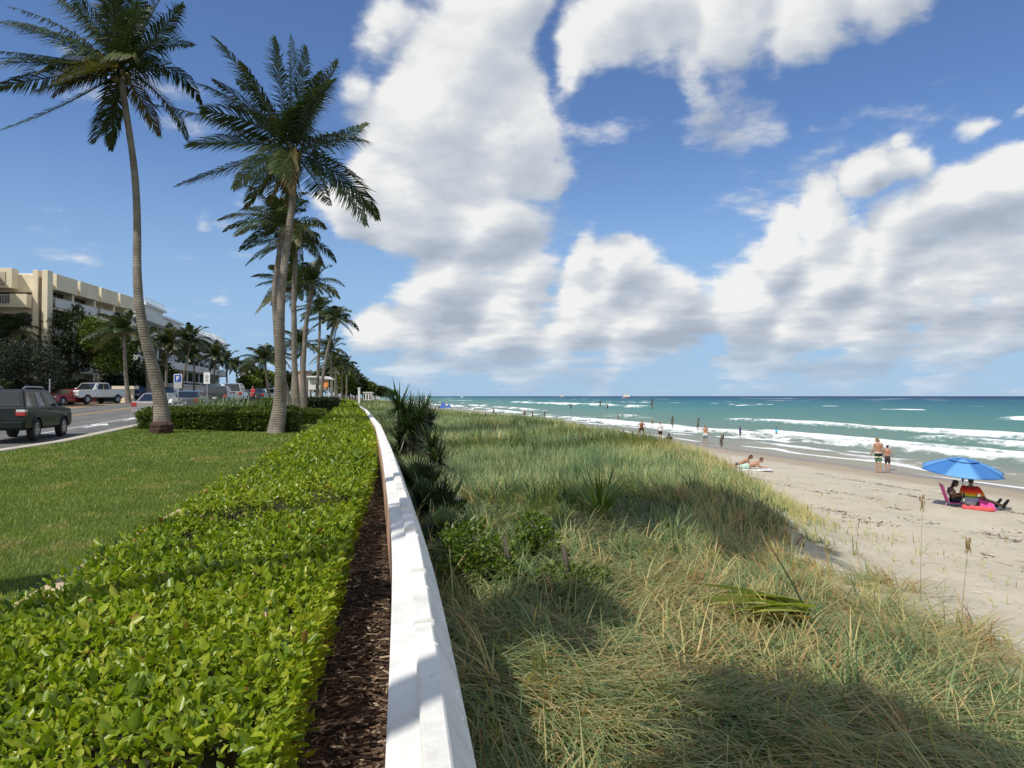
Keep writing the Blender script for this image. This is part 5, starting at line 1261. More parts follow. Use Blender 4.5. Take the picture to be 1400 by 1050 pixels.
# ------------------------------------------------------------------ vehicles
M_TYRE = mat('tyre_rubber', (.02,.02,.02), .85, .2, 20); M_RIM = mat('alloy_rim', (.50,.51,.53), .3, .1, 10, metal=.8); M_BLACK = mat('black_trim', (.018,.018,.018), .55, .2, 10)
M_CARGLASS = mat('car_glass', (.015,.020,.024), .05, .2, 2, spec=.8, coat=.5); M_TAIL = mat('tail_lamp', (.42,.02,.015), .18, .1, 10, coat=1); M_LAMP = mat('clear_lamp', (.62,.63,.62), .12, .1, 20, coat=1); M_PLATE = mat('number_plate', (.62,.62,.58), .5, .1, 20)
def paint(name, col, rough=.28, metal=.35): return mat(name, col, rough, .08, 3, metal=metal, coat=.8)
def make_car(label, cat, u, Y, away, body, p, group, name='parked_car', rot=0):
    """p: dict of proportions, local x forward, y left, z up"""
    L, W, H, wb, wr = p['L'], p['W'], p['H'], p['wb'], p['r']
    x = u+float(XW(Y)); d = Vector((float(XW(Y+1)-XW(Y-1))/2, 1, 0)); a = math.atan2(d.y, d.x)+(0 if away else math.pi)+rot
    root = thing(name, label, cat, (x, Y, float(zl(u, Y))-.095), a, group)
    zs, zb_, hood, hw = p['sill'], p['belt'], p['hood'], W/2
    fx, rx = L/2, -L/2; wf, wrr = wb/2+p.get('shift',.05), -wb/2+p.get('shift',.05); ar = wr*1.14
    # lower body outline, wheel arches cut in
    arch = lambda cx: [(cx+ar*math.cos(t), wr+ar*math.sin(t)) for t in np.linspace(math.pi+ .12, -.12, 13)]
    zz = zs
    low = [(rx+.06, zz)]+[q for q in arch(wrr) if q[1] > zz-.01]+[q for q in arch(wf) if q[1] > zz-.01]+[(fx-.10, zz), (fx, zz+.16), (fx-.01, hood-.16), (fx-.10, hood-.04)]
    low += [(p['ws0']+.02, zb_+.02), (p['rw0'], zb_+.02)]
    if 'boot' in p: low += [(rx+.10, p['boot']), (rx+.01, p['boot']-.08)]
    else: low += [(rx+.04, zb_)]
    low += [(rx, zz+.30), (rx+.0, zz+.12)]
    n = len(low); mb = MB(); vs = []
    for yy, sx in ((-hw*.985,.99),(-hw,1.),(-hw*.93,1),(hw*.93,1),(hw,1.),(hw*.985,.99)):
        vs += [(px_, yy if not (pz > zb_-.25 and abs(yy) > hw*.95) else yy*.985, pz) for px_, pz in low]
    vs = vs[n:5*n]   # four rings
    fs = [tuple(range(n)), tuple(range(4*n-1, 3*n-1, -1))]
    for rr in range(3): fs += [(rr*n+i, (rr+1)*n+i, (rr+1)*n+(i+1)%n, rr*n+(i+1)%n) for i in range(n)]
    mb.add(vs, fs)
    bo = mb.build('body', body, root, bevel=.035, seg=3)
    # cabin
    wb0, wt0 = hw*.965, hw*p.get('tumble', .80); zt0 = H
    B = lambda x_, z_, s: Vector((x_, s*(wb0+(wt0-wb0)*(z_-zb_)/(zt0-zb_)), z_))
    bot = [(p['ws0'], zb_-.01), (p['rw0'], zb_-.01)]; top = [(p['ws1'], zt0-.05), (p['rw1'], zt0-.04)]
    mid = [((p['ws1']*.65+p['rw1']*.35), zt0), ((p['ws1']*.25+p['rw1']*.75), zt0)]
    prof = [bot[0], top[0], mid[0], mid[1], top[1], bot[1]]
    mb = MB(); mb.add([B(x_, z_, -1) for x_, z_ in prof]+[B(x_, z_, 1) for x_, z_ in prof], [tuple(range(6)), tuple(range(11, 5, -1))]+[(i, i+6, (i+1)%6+6, (i+1)%6) for i in range(6)])
    mb.build('cabin', body, root, bevel=.04, seg=3)
    def pane(nm, quad, off, m=M_CARGLASS):
        a_, b_, c_, d_ = [Vector(q) for q in quad]; nn_ = (b_-a_).cross(d_-a_).normalized()*off
        pts = [a_, b_, c_, d_]; mb = MB(); mb.add([q+nn_ for q in pts]+[q-nn_*1.5 for q in pts], [(0,1,2,3),(7,6,5,4),(0,4,5,1),(1,5,6,2),(2,6,7,3),(3,7,4,0)]); return mb.build(nm, m, root)
    lerp = lambda a_, b_, t: a_+(b_-a_)*t
    f0, f1 = [B(*bot[0], s) for s in (-1,1)], [B(*top[0], s) for s in (-1,1)]
    def inset(q, a=.06, b=.08):
        c = sum(q, Vector())/4; return [v_+(c-v_)*a*1.6 for v_ in q]
    pane('windscreen', inset([f0[0], f0[1], f1[1], f1[0]]), .012)
    r0, r1 = [B(*bot[1], s) for s in (-1,1)], [B(*top[1], s) for s in (-1,1)]
    pane('rear_window', inset([r0[1], r0[0], r1[0], r1[1]], .09), .012)
    for s in (-1, 1):
        cuts = p['cuts']
        for c0, c1 in zip(cuts[:-1], cuts[1:]):
            def at(t, top_):
                za = zb_+.04 if not top_ else zt0-.11
                xa = lerp(p['ws0'], p['rw0'], t) if not top_ else lerp(p['ws1'], p['rw1'], t); return B(xa, za, s)
            g = .018
            q = [at(c0+g, 0), at(c1-g, 0), at(c1-g, 1), at(c0+g, 1)]
            if s < 0: q = [q[1], q[0], q[3], q[2]]
            pane('side_window', q, -.010 if False else .010)
        mb = MB(); mb.box(p['ws0']-.32, p['ws0']-.16, s*hw*.99, s*(hw+.17), zb_+.02, zb_+.17) if s > 0 else mb.box(p['ws0']-.32, p['ws0']-.16, -(hw+.17), -hw*.99, zb_+.02, zb_+.17)
        mb.build('mirror', body, root, bevel=.03)
        # lamps
        zl_ = zb_-.22 if 'boot' not in p else p['boot']-.22
        mb = MB(); mb.box(rx-.015, rx+.22, min(s*hw*1.004, s*hw*.70), max(s*hw*1.004, s*hw*.70), zl_-.07, zl_+.15); tl = mb.build('tail_light', M_TAIL, root, bevel=.02)
        if p.get('clear'): mb = MB(); mb.box(rx-.02, rx+.24, min(s*hw*1.01, s*hw*.72), max(s*hw*1.01, s*hw*.72), zl_+.06, zl_+.15); mb.build('lens', M_LAMP, tl, bevel=.01)
        mb = MB(); mb.box(fx-.20, fx+.012, min(s*hw*.99, s*hw*.62), max(s*hw*.99, s*hw*.62), hood-.30, hood-.13); mb.build('headlight', M_LAMP, root, bevel=.02)
        mb = MB(); mb.box(p['ws0']-1.05, p['ws0']-.90, min(s*hw, s*(hw+.025)), max(s*hw, s*(hw+.025)), zb_-.12, zb_-.08); mb.build('door_handle', M_BLACK, root)
        for cx in (wf, wrr):
            Mx = Matrix.Translation((cx, s*(hw-.12), wr)) @ Matrix.Rotation(math.pi/2*(-s), 4, 'X')
            mb = MB(); mb.lathe([(wr*.55,-.11),(wr*.93,-.11),(wr,-.07),(wr,.07),(wr*.93,.115),(wr*.62,.12),(wr*.60,.08)], 24, M=Mx)
            wh = mb.build('wheel', M_TYRE, root, smooth=False)
            mb = MB(); mb.lathe([(wr*.60,.02),(wr*.61,.118),(wr*.55,.122),(wr*.52,.06),(.001,.06)], 20, M=Mx)
            for k in range(6):
                Mk = Mx @ Matrix.Rotation(k*math.pi/3, 4, 'Z'); mb.box(.0, wr*.56, -.035, .035, .06, .112, M=Mk)
            mb.lathe([(.07,.06),(.07,.12),(.001,.12)], 10, M=Mx); mb.build('rim', p.get('rim', M_RIM), wh)
    mb = MB(); mb.box(fx-.03, fx+.016, -hw*.58, hw*.58, zs+.30, hood-.15); mb.build('grille', M_RIM if p.get('chrome') else M_BLACK, root, bevel=.02)
    mb = MB(); mb.box(fx-.12, fx+.05, -hw*.96, hw*.96, zs-.02, zs+.24); mb.build('front_bumper', p.get('bump', body), root, bevel=.04)
    mb = MB(); mb.box(rx-.07, rx+.10, -hw*.96, hw*.96, zs+.0, zs+.26); mb.build('rear_bumper', p.get('bump', body), root, bevel=.04)
    mb = MB(); mb.box(rx-.085, rx-.072, -.16, .16, zs+.30, zs+.42) if 'boot' in p or True else None; mb.box(rx-.03, rx-.0, -.16, .16, zs+.30, zs+.44); mb.build('number_plate', M_PLATE, root)
    mb = MB(); mb.box(rx+.35, fx-.35, -hw*.86, hw*.86, zs-.06, zs+.14); mb.build('underbody', M_BLACK, root)
    if p.get('rack'):
        for s in (-1, 1):
            mb = MB(); yk = s*wt0*.88; mb.tube([(p['ws1']-.25, yk, H+.0), (p['ws1']-.45, yk, H+.085), (p['rw1']+.45, yk, H+.085), (p['rw1']+.2, yk, H+.0)], .028, 8); mb.build('roof_rail', M_RIM, root)
    if p.get('bed'):
        x0_, x1_ = p['bed']; mb = MB()
        for s in (-1, 1): mb.box(x0_, x1_, min(s*hw*.97, s*hw*.86), max(s*hw*.97, s*hw*.86), zb_-.05, zb_+.05)
        mb.box(x0_, x0_+.08, -hw*.86, hw*.86, zb_-.05, zb_+.05); mb.build('bed_rail', body, root, bevel=.015)
    if p.get('flare'):
        for cx in (wf, wrr):
            for s in (-1, 1):
                mb = MB(); mb.tube([(cx+ar*1.02*math.cos(t), s*(hw-.005), wr+ar*1.02*math.sin(t)) for t in np.linspace(.05, math.pi-.05, 13)], .035, 6); mb.build('wheel_arch_trim', body, root)
    return root
SUVP = dict(L=4.82, W=1.92, H=1.84, wb=2.79, r=.40, sill=.46, belt=1.20, hood=1.16, ws0=1.05, ws1=.40, rw0=-2.32, rw1=-2.05, tumble=.80, cuts=[.16,.42,.66,.97], shift=.12, rack=1, clear=1, flare=1)
SEDAN = dict(L=4.75, W=1.82, H=1.44, wb=2.75, r=.33, sill=.26, belt=.95, hood=.90, ws0=1.05, ws1=.25, rw0=-1.65, rw1=-1.0, tumble=.70, cuts=[.14,.48,.84], boot=.99, shift=.05)
COUPE = dict(SEDAN, L=4.6, H=1.38, ws0=.85, ws1=.05, rw0=-1.75, rw1=-.95, cuts=[.16,.72])
PICKUP = dict(L=5.75, W=2.02, H=1.92, wb=3.6, r=.40, sill=.55, belt=1.27, hood=1.25, ws0=1.20, ws1=.62, rw0=-.95, rw1=-.80, tumble=.82, cuts=[.16,.56,.95], shift=.02, chrome=1, bed=(-2.85,-1.0), bump=M_RIM)
CROSS = dict(L=4.6, W=1.85, H=1.68, wb=2.7, r=.36, sill=.34, belt=1.05, hood=1.02, ws0=1.05, ws1=.30, rw0=-2.22, rw1=-1.8, tumble=.76, cuts=[.15,.42,.68,.94], shift=.05)
pr = hit(39, 604.5, -.1); 
make_car('dark green four-wheel-drive with silver roof rails parked by the near kerb', 'car', pr.x-float(XW(pr.y))-.82, pr.y+1.30, True, mat('dark_green_paint', (.006,.011,.011), .28, .08, 3, coat=.12, spec=.3), SUVP, 'vehicles along the road', rot=R(1.5))
GV = 'vehicles along the road'
def carpx(label, cat, px, D_, away, col, prm, name='parked_car', rot=0, metal=.35):
    x = (px-700)/F*D_; return make_car(label, cat, x-float(XW(D_)), D_, away, paint(name+'_paint', col, .28, metal), prm, GV, name, rot)
carpx('white pickup truck facing the viewer under the trees across the road', 'truck', 129, 69, False, (.70,.70,.69), dict(PICKUP, bump=M_RIM), 'pickup_truck', rot=R(-26), metal=.05)
carpx('red coupe parked in front of the white pickup', 'car', 92, 66.5, False, (.36,.018,.022), COUPE, rot=R(-24))
carpx('dark blue four-wheel-drive facing the viewer left of the tallest trunk base', 'car', 192, 82, False, (.012,.018,.045), CROSS, rot=R(-12))
carpx('dark car right behind the tallest trunk on the far side', 'car', 229, 84, False, (.03,.05,.09), CROSS)
carpx('silver sedan with lit red tail lamp half hidden by the tallest trunk', 'car', 219, 43.5, True, (.36,.33,.31), SEDAN)
carpx('grey sedan seen from behind between the blue and white signs', 'car', 262, 51.5, True, (.10,.105,.125), SEDAN)
carpx('black car behind the white regulation sign', 'car', 300, 62, True, (.014,.014,.018), CROSS)
carpx('silver grey van with big dark rear window', 'car', 320, 69, True, (.30,.31,.30), dict(CROSS, H=1.85, W=1.95, belt=1.1))
carpx('dark sedan parked behind the person in red', 'car', 352, 82, True, (.045,.05,.06), SEDAN)
carpx('white sport utility car across the road above the black car', 'car', 302, 108, False, (.68,.68,.67), CROSS, metal=.05)
carpx('pale car in the distance right of the leaning trunk', 'car', 377, 104, True, (.55,.57,.60), CROSS, metal=.1)
carpx('silver car between the leaning trunk and the palm group', 'car', 388, 118, True, (.60,.61,.62), SEDAN, metal=.1)
# ------------------------------------------------------------------ people and beach things
def skinmat(name, col):
    m, nt, nn, lk = nodes(name); v = coords(nt); a = noise(nt, v, 6, 4)
    c = mixc(nt, a, tuple(x*.88 for x in col), tuple(x*1.08 for x in col)); p = finish(nt, c, .5, 0, .4)
    p.inputs['Subsurface Weight'].default_value = .08; p.inputs['Subsurface Radius'].default_value = (.02,.008,.004); return m
M_SKIN = skinmat('tanned_skin', (.42,.235,.15)); M_SKINR = skinmat('reddened_skin', (.44,.21,.135)); M_SKIND = skinmat('dark_tan_skin', (.26,.14,.085))
M_HBROWN = mat('brown_hair', (.055,.035,.02), .6, .3, 40); M_HFAIR = mat('fair_hair', (.20,.125,.06), .6, .3, 40); M_HDARK = mat('dark_hair', (.014,.011,.009), .55, .3, 40); M_EYE = mat('eye', (.02,.015,.012), .2, .1, 5)
def bands(name, stops, rough=.8):
    """cloth dyed in horizontal bands (object space height)"""
    m, nt, nn, lk = nodes(name); s = nt.nodes.new('ShaderNodeSeparateXYZ'); v = coords(nt); lk.new(v, s.inputs[0])
    z0, z1 = stops[0][0], stops[-1][0]; mr = nt.nodes.new('ShaderNodeMapRange'); mr.inputs['From Min'].default_value = z0; mr.inputs['From Max'].default_value = max(z1, z0+.001)*1.0+.0001
    lk.new(s.outputs[2], mr.inputs['Value'])
    c = ramp(nt, mr.outputs[0], [((z-z0)/(z1-z0+.0001), c_) for z, c_ in stops], 'CONSTANT')
    c = mixc(nt, .25, c, ramp(nt, noise(nt, v, 25, 3), [(.3, (.7,.7,.7)), (.7, (1.1,1.1,1.1))]), 'MULTIPLY')
    finish(nt, c, rough, 0, .2); return m
V3 = Vector
def chain(mb, pts, rads, n=12):
    """rounded tapered limb through joints"""
    pts = [V3(p) for p in pts]; t0 = (pts[0]-pts[1]).normalized(); t1 = (pts[-1]-pts[-2]).normalized()
    P_, R_ = [], []
    for k in (1.0, .8, .45): P_.append(pts[0]+t0*rads[0]*k*.95); R_.append(rads[0]*math.sqrt(max(0, 1-k*k*.98)))
    P_ += pts; R_ += list(rads)
    for k in (.45, .8, 1.0): P_.append(pts[-1]+t1*rads[-1]*k*.95); R_.append(rads[-1]*math.sqrt(max(0, 1-k*k*.98)))
    mb.tube(P_, R_, n)
def torso(mb, rings, n=18):
    """rings: (centre, half width vector, half depth vector)"""
    vs, fs = [], []
    for c, a, b in rings:
        for k in range(n):
            t = 2*math.pi*k/n; ct, st = math.cos(t), math.sin(t)
            ct = math.copysign(abs(ct)**.8, ct); st = math.copysign(abs(st)**.85, st)
            vs.append(V3(c)+V3(a)*ct+V3(b)*st)
    m_ = len(rings)
    for i in range(m_-1): fs += [(i*n+k, i*n+(k+1)%n, (i+1)*n+(k+1)%n, (i+1)*n+k) for k in range(n)]
    fs.append(tuple(range(n))[::-1]); fs.append(tuple((m_-1)*n+k for k in range(n)))
    mb.add(vs, fs)
def ball(mb, c, rx, ry, rz, n=14, M=None):
    mb.lathe([(max(.001, math.sin(t)), -math.cos(t)) for t in np.linspace(.02, math.pi-.02, 10)], n, M=(Matrix.Translation(c) @ (M or Matrix()) @ Matrix.Diagonal((rx, ry, rz, 1))))
def fuse(o, vox, sm=6):
    r = o.modifiers.new('r', 'REMESH'); r.mode = 'VOXEL'; r.voxel_size = vox; r.use_smooth_shade = True
    s = o.modifiers.new('s', 'SMOOTH'); s.factor = .5; s.iterations = sm
    return o
def hand(mb, wr, d, pn, s=1.0, curl=.5, side=1):
    """palm, four fingers and a thumb at wrist wr pointing along d, palm facing pn"""
    d = V3(d).normalized(); pn = (V3(pn)-d*V3(pn).dot(d)).normalized(); ax = d.cross(pn)*side
    chain(mb, [V3(wr), V3(wr)+d*.045*s, V3(wr)+d*.085*s], [.026*s,.032*s,.030*s], 8)
    for k, (o_, l_) in enumerate(((-.030,.070),(-.010,.080),(.010,.076),(.029,.060))):
        p0 = V3(wr)+d*.088*s+ax*o_*s; d1 = (d+pn*curl*.5).normalized(); d2 = (d+pn*curl*1.5).normalized()
        chain(mb, [p0, p0+d1*l_*.5*s, p0+d1*l_*.5*s+d2*l_*.5*s], [.0098*s,.0092*s,.008*s], 6)
    p0 = V3(wr)+d*.03*s-ax*.028*s; d1 = (d*.7-ax*.8+pn*.35).normalized(); chain(mb, [p0, p0+d1*.035*s, p0+(d1*.035+(d*.9-ax*.25+pn*.4).normalized()*.03)*s], [.012*s,.0105*s,.009*s], 6)
def head(mb, c, fwd, up=(0,0,1), s=1.0):
    fwd = V3(fwd).normalized(); up = (V3(up)-fwd*V3(up).dot(fwd)).normalized(); rt = fwd.cross(up)
    M = Matrix((( rt.x, fwd.x, up.x, c[0]),( rt.y, fwd.y, up.y, c[1]),( rt.z, fwd.z, up.z, c[2]),(0,0,0,1))) @ Matrix.Scale(s, 4)
    ball(mb, (0,0,0), 1, 1, 1, 2) if False else None
    def b(x, y, z, rx, ry, rz): ball(mb, (0,0,0), 1, 1, 1, 14, M @ Matrix.Translation((x,y,z)) @ Matrix.Diagonal((rx, ry, rz, 1)))
    b(0,-.008,.025,.074,.092,.088); b(0,.022,-.035,.056,.066,.075); b(0,.045,-.085,.035,.034,.030)
    b(0,.098,-.022,.012,.016,.022); b(0,.088,.012,.055,.014,.012); b(0,.086,-.060,.024,.012,.010)
    for sx in (-1, 1): b(sx*.077,-.008,-.012,.010,.018,.030)
    return M
def eyes(M, parent):
    for sx in (-1, 1):
        mb = MB(); ball(mb, (0,0,0), 1, 1, 1, 8, M @ Matrix.Translation((sx*.030,.083,-.005)) @ Matrix.Diagonal((.011,.010,.008,1))); mb.build('eye', M_EYE, parent, smooth=True)
def hairpiece(M, parent, m, style='short', name='hair'):
    mb = MB()
    def b(x, y, z, rx, ry, rz): ball(mb, (0,0,0), 1, 1, 1, 14, M @ Matrix.Translation((x,y,z)) @ Matrix.Diagonal((rx, ry, rz, 1)))
    b(0,-.022,.048,.081,.092,.078); b(0,-.045,.0,.076,.066,.075)
    if style == 'long': b(0,-.06,-.07,.075,.055,.12); b(0,-.065,-.18,.06,.045,.11)
    if style == 'shaggy': b(0,-.05,-.04,.08,.065,.07); b(0,.035,.07,.07,.05,.045)
    return fuse(mb.build(name, m, parent, smooth=True), .012, 3)
def stand(name_label, loc, rz, H, skin, hair, hstyle, J, group=None, head_f=None, cloth=(), vox=.011, hcurl=.5):
    """J: joints for a 1.80 m figure facing +y; scaled to H"""
    k = H/1.80; root = thing('person', name_label, 'person', loc, rz, group); root.scale = (k,)*3
    mb = MB()
    sh = [V3(J['shL']), V3(J['shR'])]; hp = [V3(J['hipL']), V3(J['hipR'])]; nk = V3(J['neck']); pel = (hp[0]+hp[1])/2; chest = (sh[0]+sh[1])/2
    wv_ = (sh[1]-sh[0]).normalized(); pv_ = (hp[1]-hp[0]).normalized(); spine = (chest-pel).normalized(); dv = spine.cross(wv_).normalized()*-1
    w_ = J.get('build', 1.0)
    R_ = [(pel-spine*.09, pv_*.10*w_, dv*.085), (pel-spine*.03, pv_*.165*w_, dv*.115), (pel+spine*.06, pv_*.163*w_, dv*.112), (pel.lerp(chest, .38), wv_*.142*w_, dv*.098), (pel.lerp(chest, .62), wv_*.158*w_, dv*.108), (pel.lerp(chest, .84), wv_*.178*w_, dv*.115), (chest+spine*.005, wv_*.172*w_, dv*.098), (chest+spine*.045, wv_*.11*w_, dv*.075), (nk, wv_*.055, dv*.055)]
    torso(mb, R_)
    hd = V3(J['head']); chain(mb, [nk-spine*.04, nk+(hd-nk)*.6], [.058,.054], 12)
    M = head(mb, hd, J.get('face', (0,1,0)), J.get('hup', (0,0,1)))
    for s in 'LR':
        sg = -1 if s == 'L' else 1
        a, e, w2 = V3(J['sh'+s]), V3(J['el'+s]), V3(J['wr'+s])
        chain(mb, [a-wv_*sg*.03, a, a.lerp(e,.4), e, e.lerp(w2,.3), w2], [.055,.056,.047,.038,.038,.026], 12)
        d = w2-e; pn = V3(J.get('palm'+s, (-sg,0,0))); hand(mb, w2, J.get('hd'+s, d), pn, 1.0, hcurl, sg)
        h, kn, an = V3(J['hip'+s]), V3(J['kn'+s]), V3(J['an'+s])
        chain(mb, [h+V3((0,0,.02)), h.lerp(kn,.3), h.lerp(kn,.7), kn, kn.lerp(an,.3), kn.lerp(an,.7), an], [.088,.083,.064,.053,.054,.040,.036], 14)
        tf = V3(J.get('toe'+s, (an.x, an.y+.17, an.z-.055))); hl = an+(an-tf).normalized()*.045; hl.z = tf.z if J.get('flat', True) else hl.z
        chain(mb, [hl, an.lerp(tf, .45)-V3((0,0,.02)) if J.get('flat', True) else an.lerp(tf,.45), tf], [.032,.036,.026], 10)
    bd = fuse(mb.build('body', skin, root, smooth=True), vox, 4)
    eyes(M, root)
    if hair: hairpiece(M, root, hair, hstyle)
    for (nm, m, kind, a0) in cloth:
        mb = MB(); g = .016
        if kind == 'shorts':
            torso(mb, [(pel-spine*.10, pv_*.13, dv*.10), (pel-spine*.03, pv_*(.172*w_+g), dv*(.118+g)), (pel+spine*.06, pv_*(.168*w_+g), dv*(.114+g)), (pel+spine*.105, pv_*(.160*w_+g), dv*(.108+g))])
            for s in 'LR':
                h, kn = V3(J['hip'+s]), V3(J['kn'+s]); q = h.lerp(kn, a0); chain(mb, [h+V3((0,0,.02)), h.lerp(kn, a0*.5), q], [.105,.103,.096-.02*a0], 14)
        if kind == 'shirt':
            torso(mb, [(c_, a_*(1+g/.14), b_*(1+g/.09)) for c_, a_, b_ in (R_[2:8] if a0 < 1 else R_[1:8])])
            for s in 'LR':
                sg = -1 if s == 'L' else 1; a, e, w2 = V3(J['sh'+s]), V3(J['el'+s]), V3(J['wr'+s])
                pts = [a-wv_*sg*.03, a, a.lerp(e, .75)] if a0 < 2 else [a-wv_*sg*.03, a, a.lerp(e,.4), e, e.lerp(w2,.9)]
                chain(mb, pts, ([.072,.070,.062] if a0 < 2 else [.068,.068,.058,.05,.036]), 12)
        if kind == 'top':
            torso(mb, [(c_, a_*(1+g/.14), b_*(1+g/.09)) for c_, a_, b_ in R_[4:6]])
        fuse(mb.build(nm, m, root, smooth=True), vox*1.05, 4)
    return root, M
BASEJ = dict(hipL=(-.09,0,.93), hipR=(.09,0,.93), shL=(-.185,0,1.46), shR=(.185,0,1.46), neck=(0,-.005,1.53), head=(0,.02,1.665),
    elL=(-.235,-.03,1.17), wrL=(-.235,.05,.93), elR=(.235,-.03,1.17), wrR=(.235,.05,.93), knL=(-.095,.01,.50), anL=(-.095,-.02,.085), knR=(.095,.01,.50), anR=(.095,-.02,.085))
def J(**k): d = dict(BASEJ); d.update(k); return d
def face_cam(p): return math.atan2(-p.x, p.y)*-1     # rz so that local +y points away from the camera
GPEO = 'people on the beach'
# tall man at the water's edge, back to us, head turned left
p = hit(1201, 646.5); Hh = (646.5-598)/F*p.y*1.0
rz = math.atan2(p.y, p.x)-math.pi/2
stand('tall bare chested man in green and black striped board shorts standing at the water edge', tuple(p), rz+R(28), Hh, M_SKIN, M_HFAIR, 'shaggy',
    J(face=(-.55,.75,-.25), head=(-.03,.05,1.655), hipL=(-.085,.0,.93), knL=(-.07,.06,.50), anL=(-.06,.0,.085), knR=(.07,-.02,.5), anR=(.05,-.10,.085), elL=(-.25,.03,1.18), wrL=(-.27,.16,.96), elR=(.23,-.06,1.18), wrR=(.22,.06,.95)), GPEO,
    cloth=[('board_shorts', bands('striped_board_shorts', [(.50,(.10,.22,.16)),(.72,(.015,.025,.02)),(.76,(.62,.66,.42)),(.84,(.02,.035,.025)),(.98,(.015,.02,.018)),(1.005,(.72,.72,.68)),(1.2,(.72,.72,.68))]), 'shorts', .72)])
p = hit(1213.5, 643.0); Hh = (643-608.5)/F*p.y
stand('boy in long dark brown shorts standing beside the tall man at the water edge', tuple(p), rz-R(6), Hh, M_SKINR, M_HDARK, 'short',
    J(elL=(-.27,-.05,1.19), wrL=(-.25,.04,.97), elR=(.29,-.04,1.2), wrR=(.31,.08,.98), knR=(.10,.05,.5), anR=(.10,.0,.085), build=.93, face=(-.1,1,-.15)), GPEO,
    cloth=[('long_shorts', bands('brown_shorts', [(.40,(.03,.018,.016)),(.62,(.045,.03,.028)),(.78,(.075,.06,.058)),(1.2,(.075,.06,.058))]), 'shorts', .92)])
# man in white and grey shorts facing us with one arm raised
p = hit(964, 607.2); p = gnd(964, p.y); Hh = (607-580)/F*p.y
rz = math.atan2(p.y, p.x)+math.pi/2
stand('bare chested man in white and grey shorts facing the viewer with one hand raised', tuple(p), rz, Hh, M_SKIN, M_HBROWN, 'short',
    J(elR=(.33,.10,1.28), wrR=(.44,.20,1.45), hdR=(.1,.15,1), palmR=(-1,0,.1), elL=(-.27,-.02,1.19), wrL=(-.30,.05,.95), knL=(-.13,.05,.5), anL=(-.16,.0,.085), knR=(.12,.0,.5), anR=(.14,-.05,.085), build=1.08), GPEO,
    cloth=[('swim_shorts', bands('white_grey_shorts', [(.45,(.10,.16,.20)),(.72,(.13,.20,.25)),(.80,(.72,.72,.70)),(1.2,(.72,.72,.70))]), 'shorts', .75)])
# stooping man behind the dune crest
p = gnd(877, 74); rz = math.atan2(p.y, p.x)+math.pi/2
stand('bare chested man stooping with elbows out behind the dune crest', (p.x, p.y, max(p.z, SEA-.25)), rz, 1.86, M_SKINR, M_HBROWN, 'short',
    J(shL=(-.20,.22,1.36), shR=(.20,.22,1.36), neck=(0,.27,1.43), head=(0,.37,1.53), hipL=(-.1,-.06,.90), hipR=(.1,-.06,.90), elL=(-.36,.12,1.15), wrL=(-.20,.26,.98), elR=(.36,.12,1.15), wrR=(.20,.26,.98), knL=(-.24,.10,.48), knR=(.24,.10,.48), anL=(-.24,-.08,.085), anR=(.24,-.08,.085), build=1.12), GPEO,
    cloth=[('swim_shorts', bands('black_shorts', [(.4,(.03,.02,.018)),(1.2,(.03,.02,.018))]), 'shorts', .7)])
p = gnd(902.5, 70); rz = math.atan2(p.y, p.x)+math.pi/2
stand('person in a white t-shirt and dark shorts standing behind the dune crest', tuple(p), rz+R(15), 1.72, M_SKIN, M_HDARK, 'short', J(elL=(-.27,.05,1.2), wrL=(-.14,.24,1.08), palmL=(1,0,0)), GPEO,
    cloth=[('t_shirt', bands('white_tshirt', [(.8,(.74,.74,.76)),(1.5,(.74,.74,.76))]), 'shirt', 1), ('shorts', bands('dark_shorts', [(.4,(.02,.02,.025)),(1.2,(.02,.02,.025))]), 'shorts', .7)])
def sitJ(**k):
    d = dict(hipL=(-.09,0,.10), hipR=(.09,0,.10), shL=(-.185,-.10,.60), shR=(.185,-.10,.60), neck=(0,-.09,.67), head=(0,-.03,.80), elL=(-.26,.02,.38), wrL=(-.2,.25,.36), elR=(.26,.02,.38), wrR=(.2,.25,.36),
        knL=(-.12,.40,.36), anL=(-.12,.58,.06), knR=(.12,.40,.36), anR=(.12,.58,.06)); d.update(k); return d
p = gnd(914.5, 63); rz = math.atan2(p.y, p.x)-math.pi/2
stand('dark haired person sitting low behind the dune grass', (p.x, p.y, p.z), rz, 1.8, M_SKIND, M_HDARK, 'long', sitJ(), GPEO, cloth=[('top', bands('dark_top', [(.2,(.05,.04,.03)),(1,(.05,.04,.03))]), 'shirt', 1)])
# bathers in the shallow surf
p = P(1012, 598, 75); p.z = SEA-.18; rz = math.atan2(p.y, p.x)
stand('child in a purple shirt wading in the surf', tuple(p), rz, 1.38, M_SKIND, M_HDARK, 'short', J(elL=(-.33,.08,1.3), wrL=(-.52,.12,1.30), hdL=(-1,.1,0), palmL=(0,0,-1)), 'children wading in the surf',
    cloth=[('rash_shirt', bands('purple_shirt', [(.8,(.07,.035,.20)),(1.5,(.07,.035,.20))]), 'shirt', 2), ('shorts', bands('grey_shorts', [(.4,(.10,.11,.12)),(1.2,(.10,.11,.12))]), 'shorts', .8)])
p = P(1061.5, 600, 74); p.z = SEA-.12; rz = math.atan2(p.y, p.x)+R(200)
stand('child in a bright cyan shirt wading in the surf', tuple(p), rz, 1.30, M_SKIND, M_HDARK, 'short', J(), 'children wading in the surf',
    cloth=[('rash_shirt', bands('cyan_shirt', [(.8,(.06,.46,.62)),(1.5,(.06,.46,.62))]), 'shirt', 2), ('shorts', bands('maroon_shorts', [(.4,(.16,.03,.05)),(1.2,(.16,.03,.05))]), 'shorts', .8)])
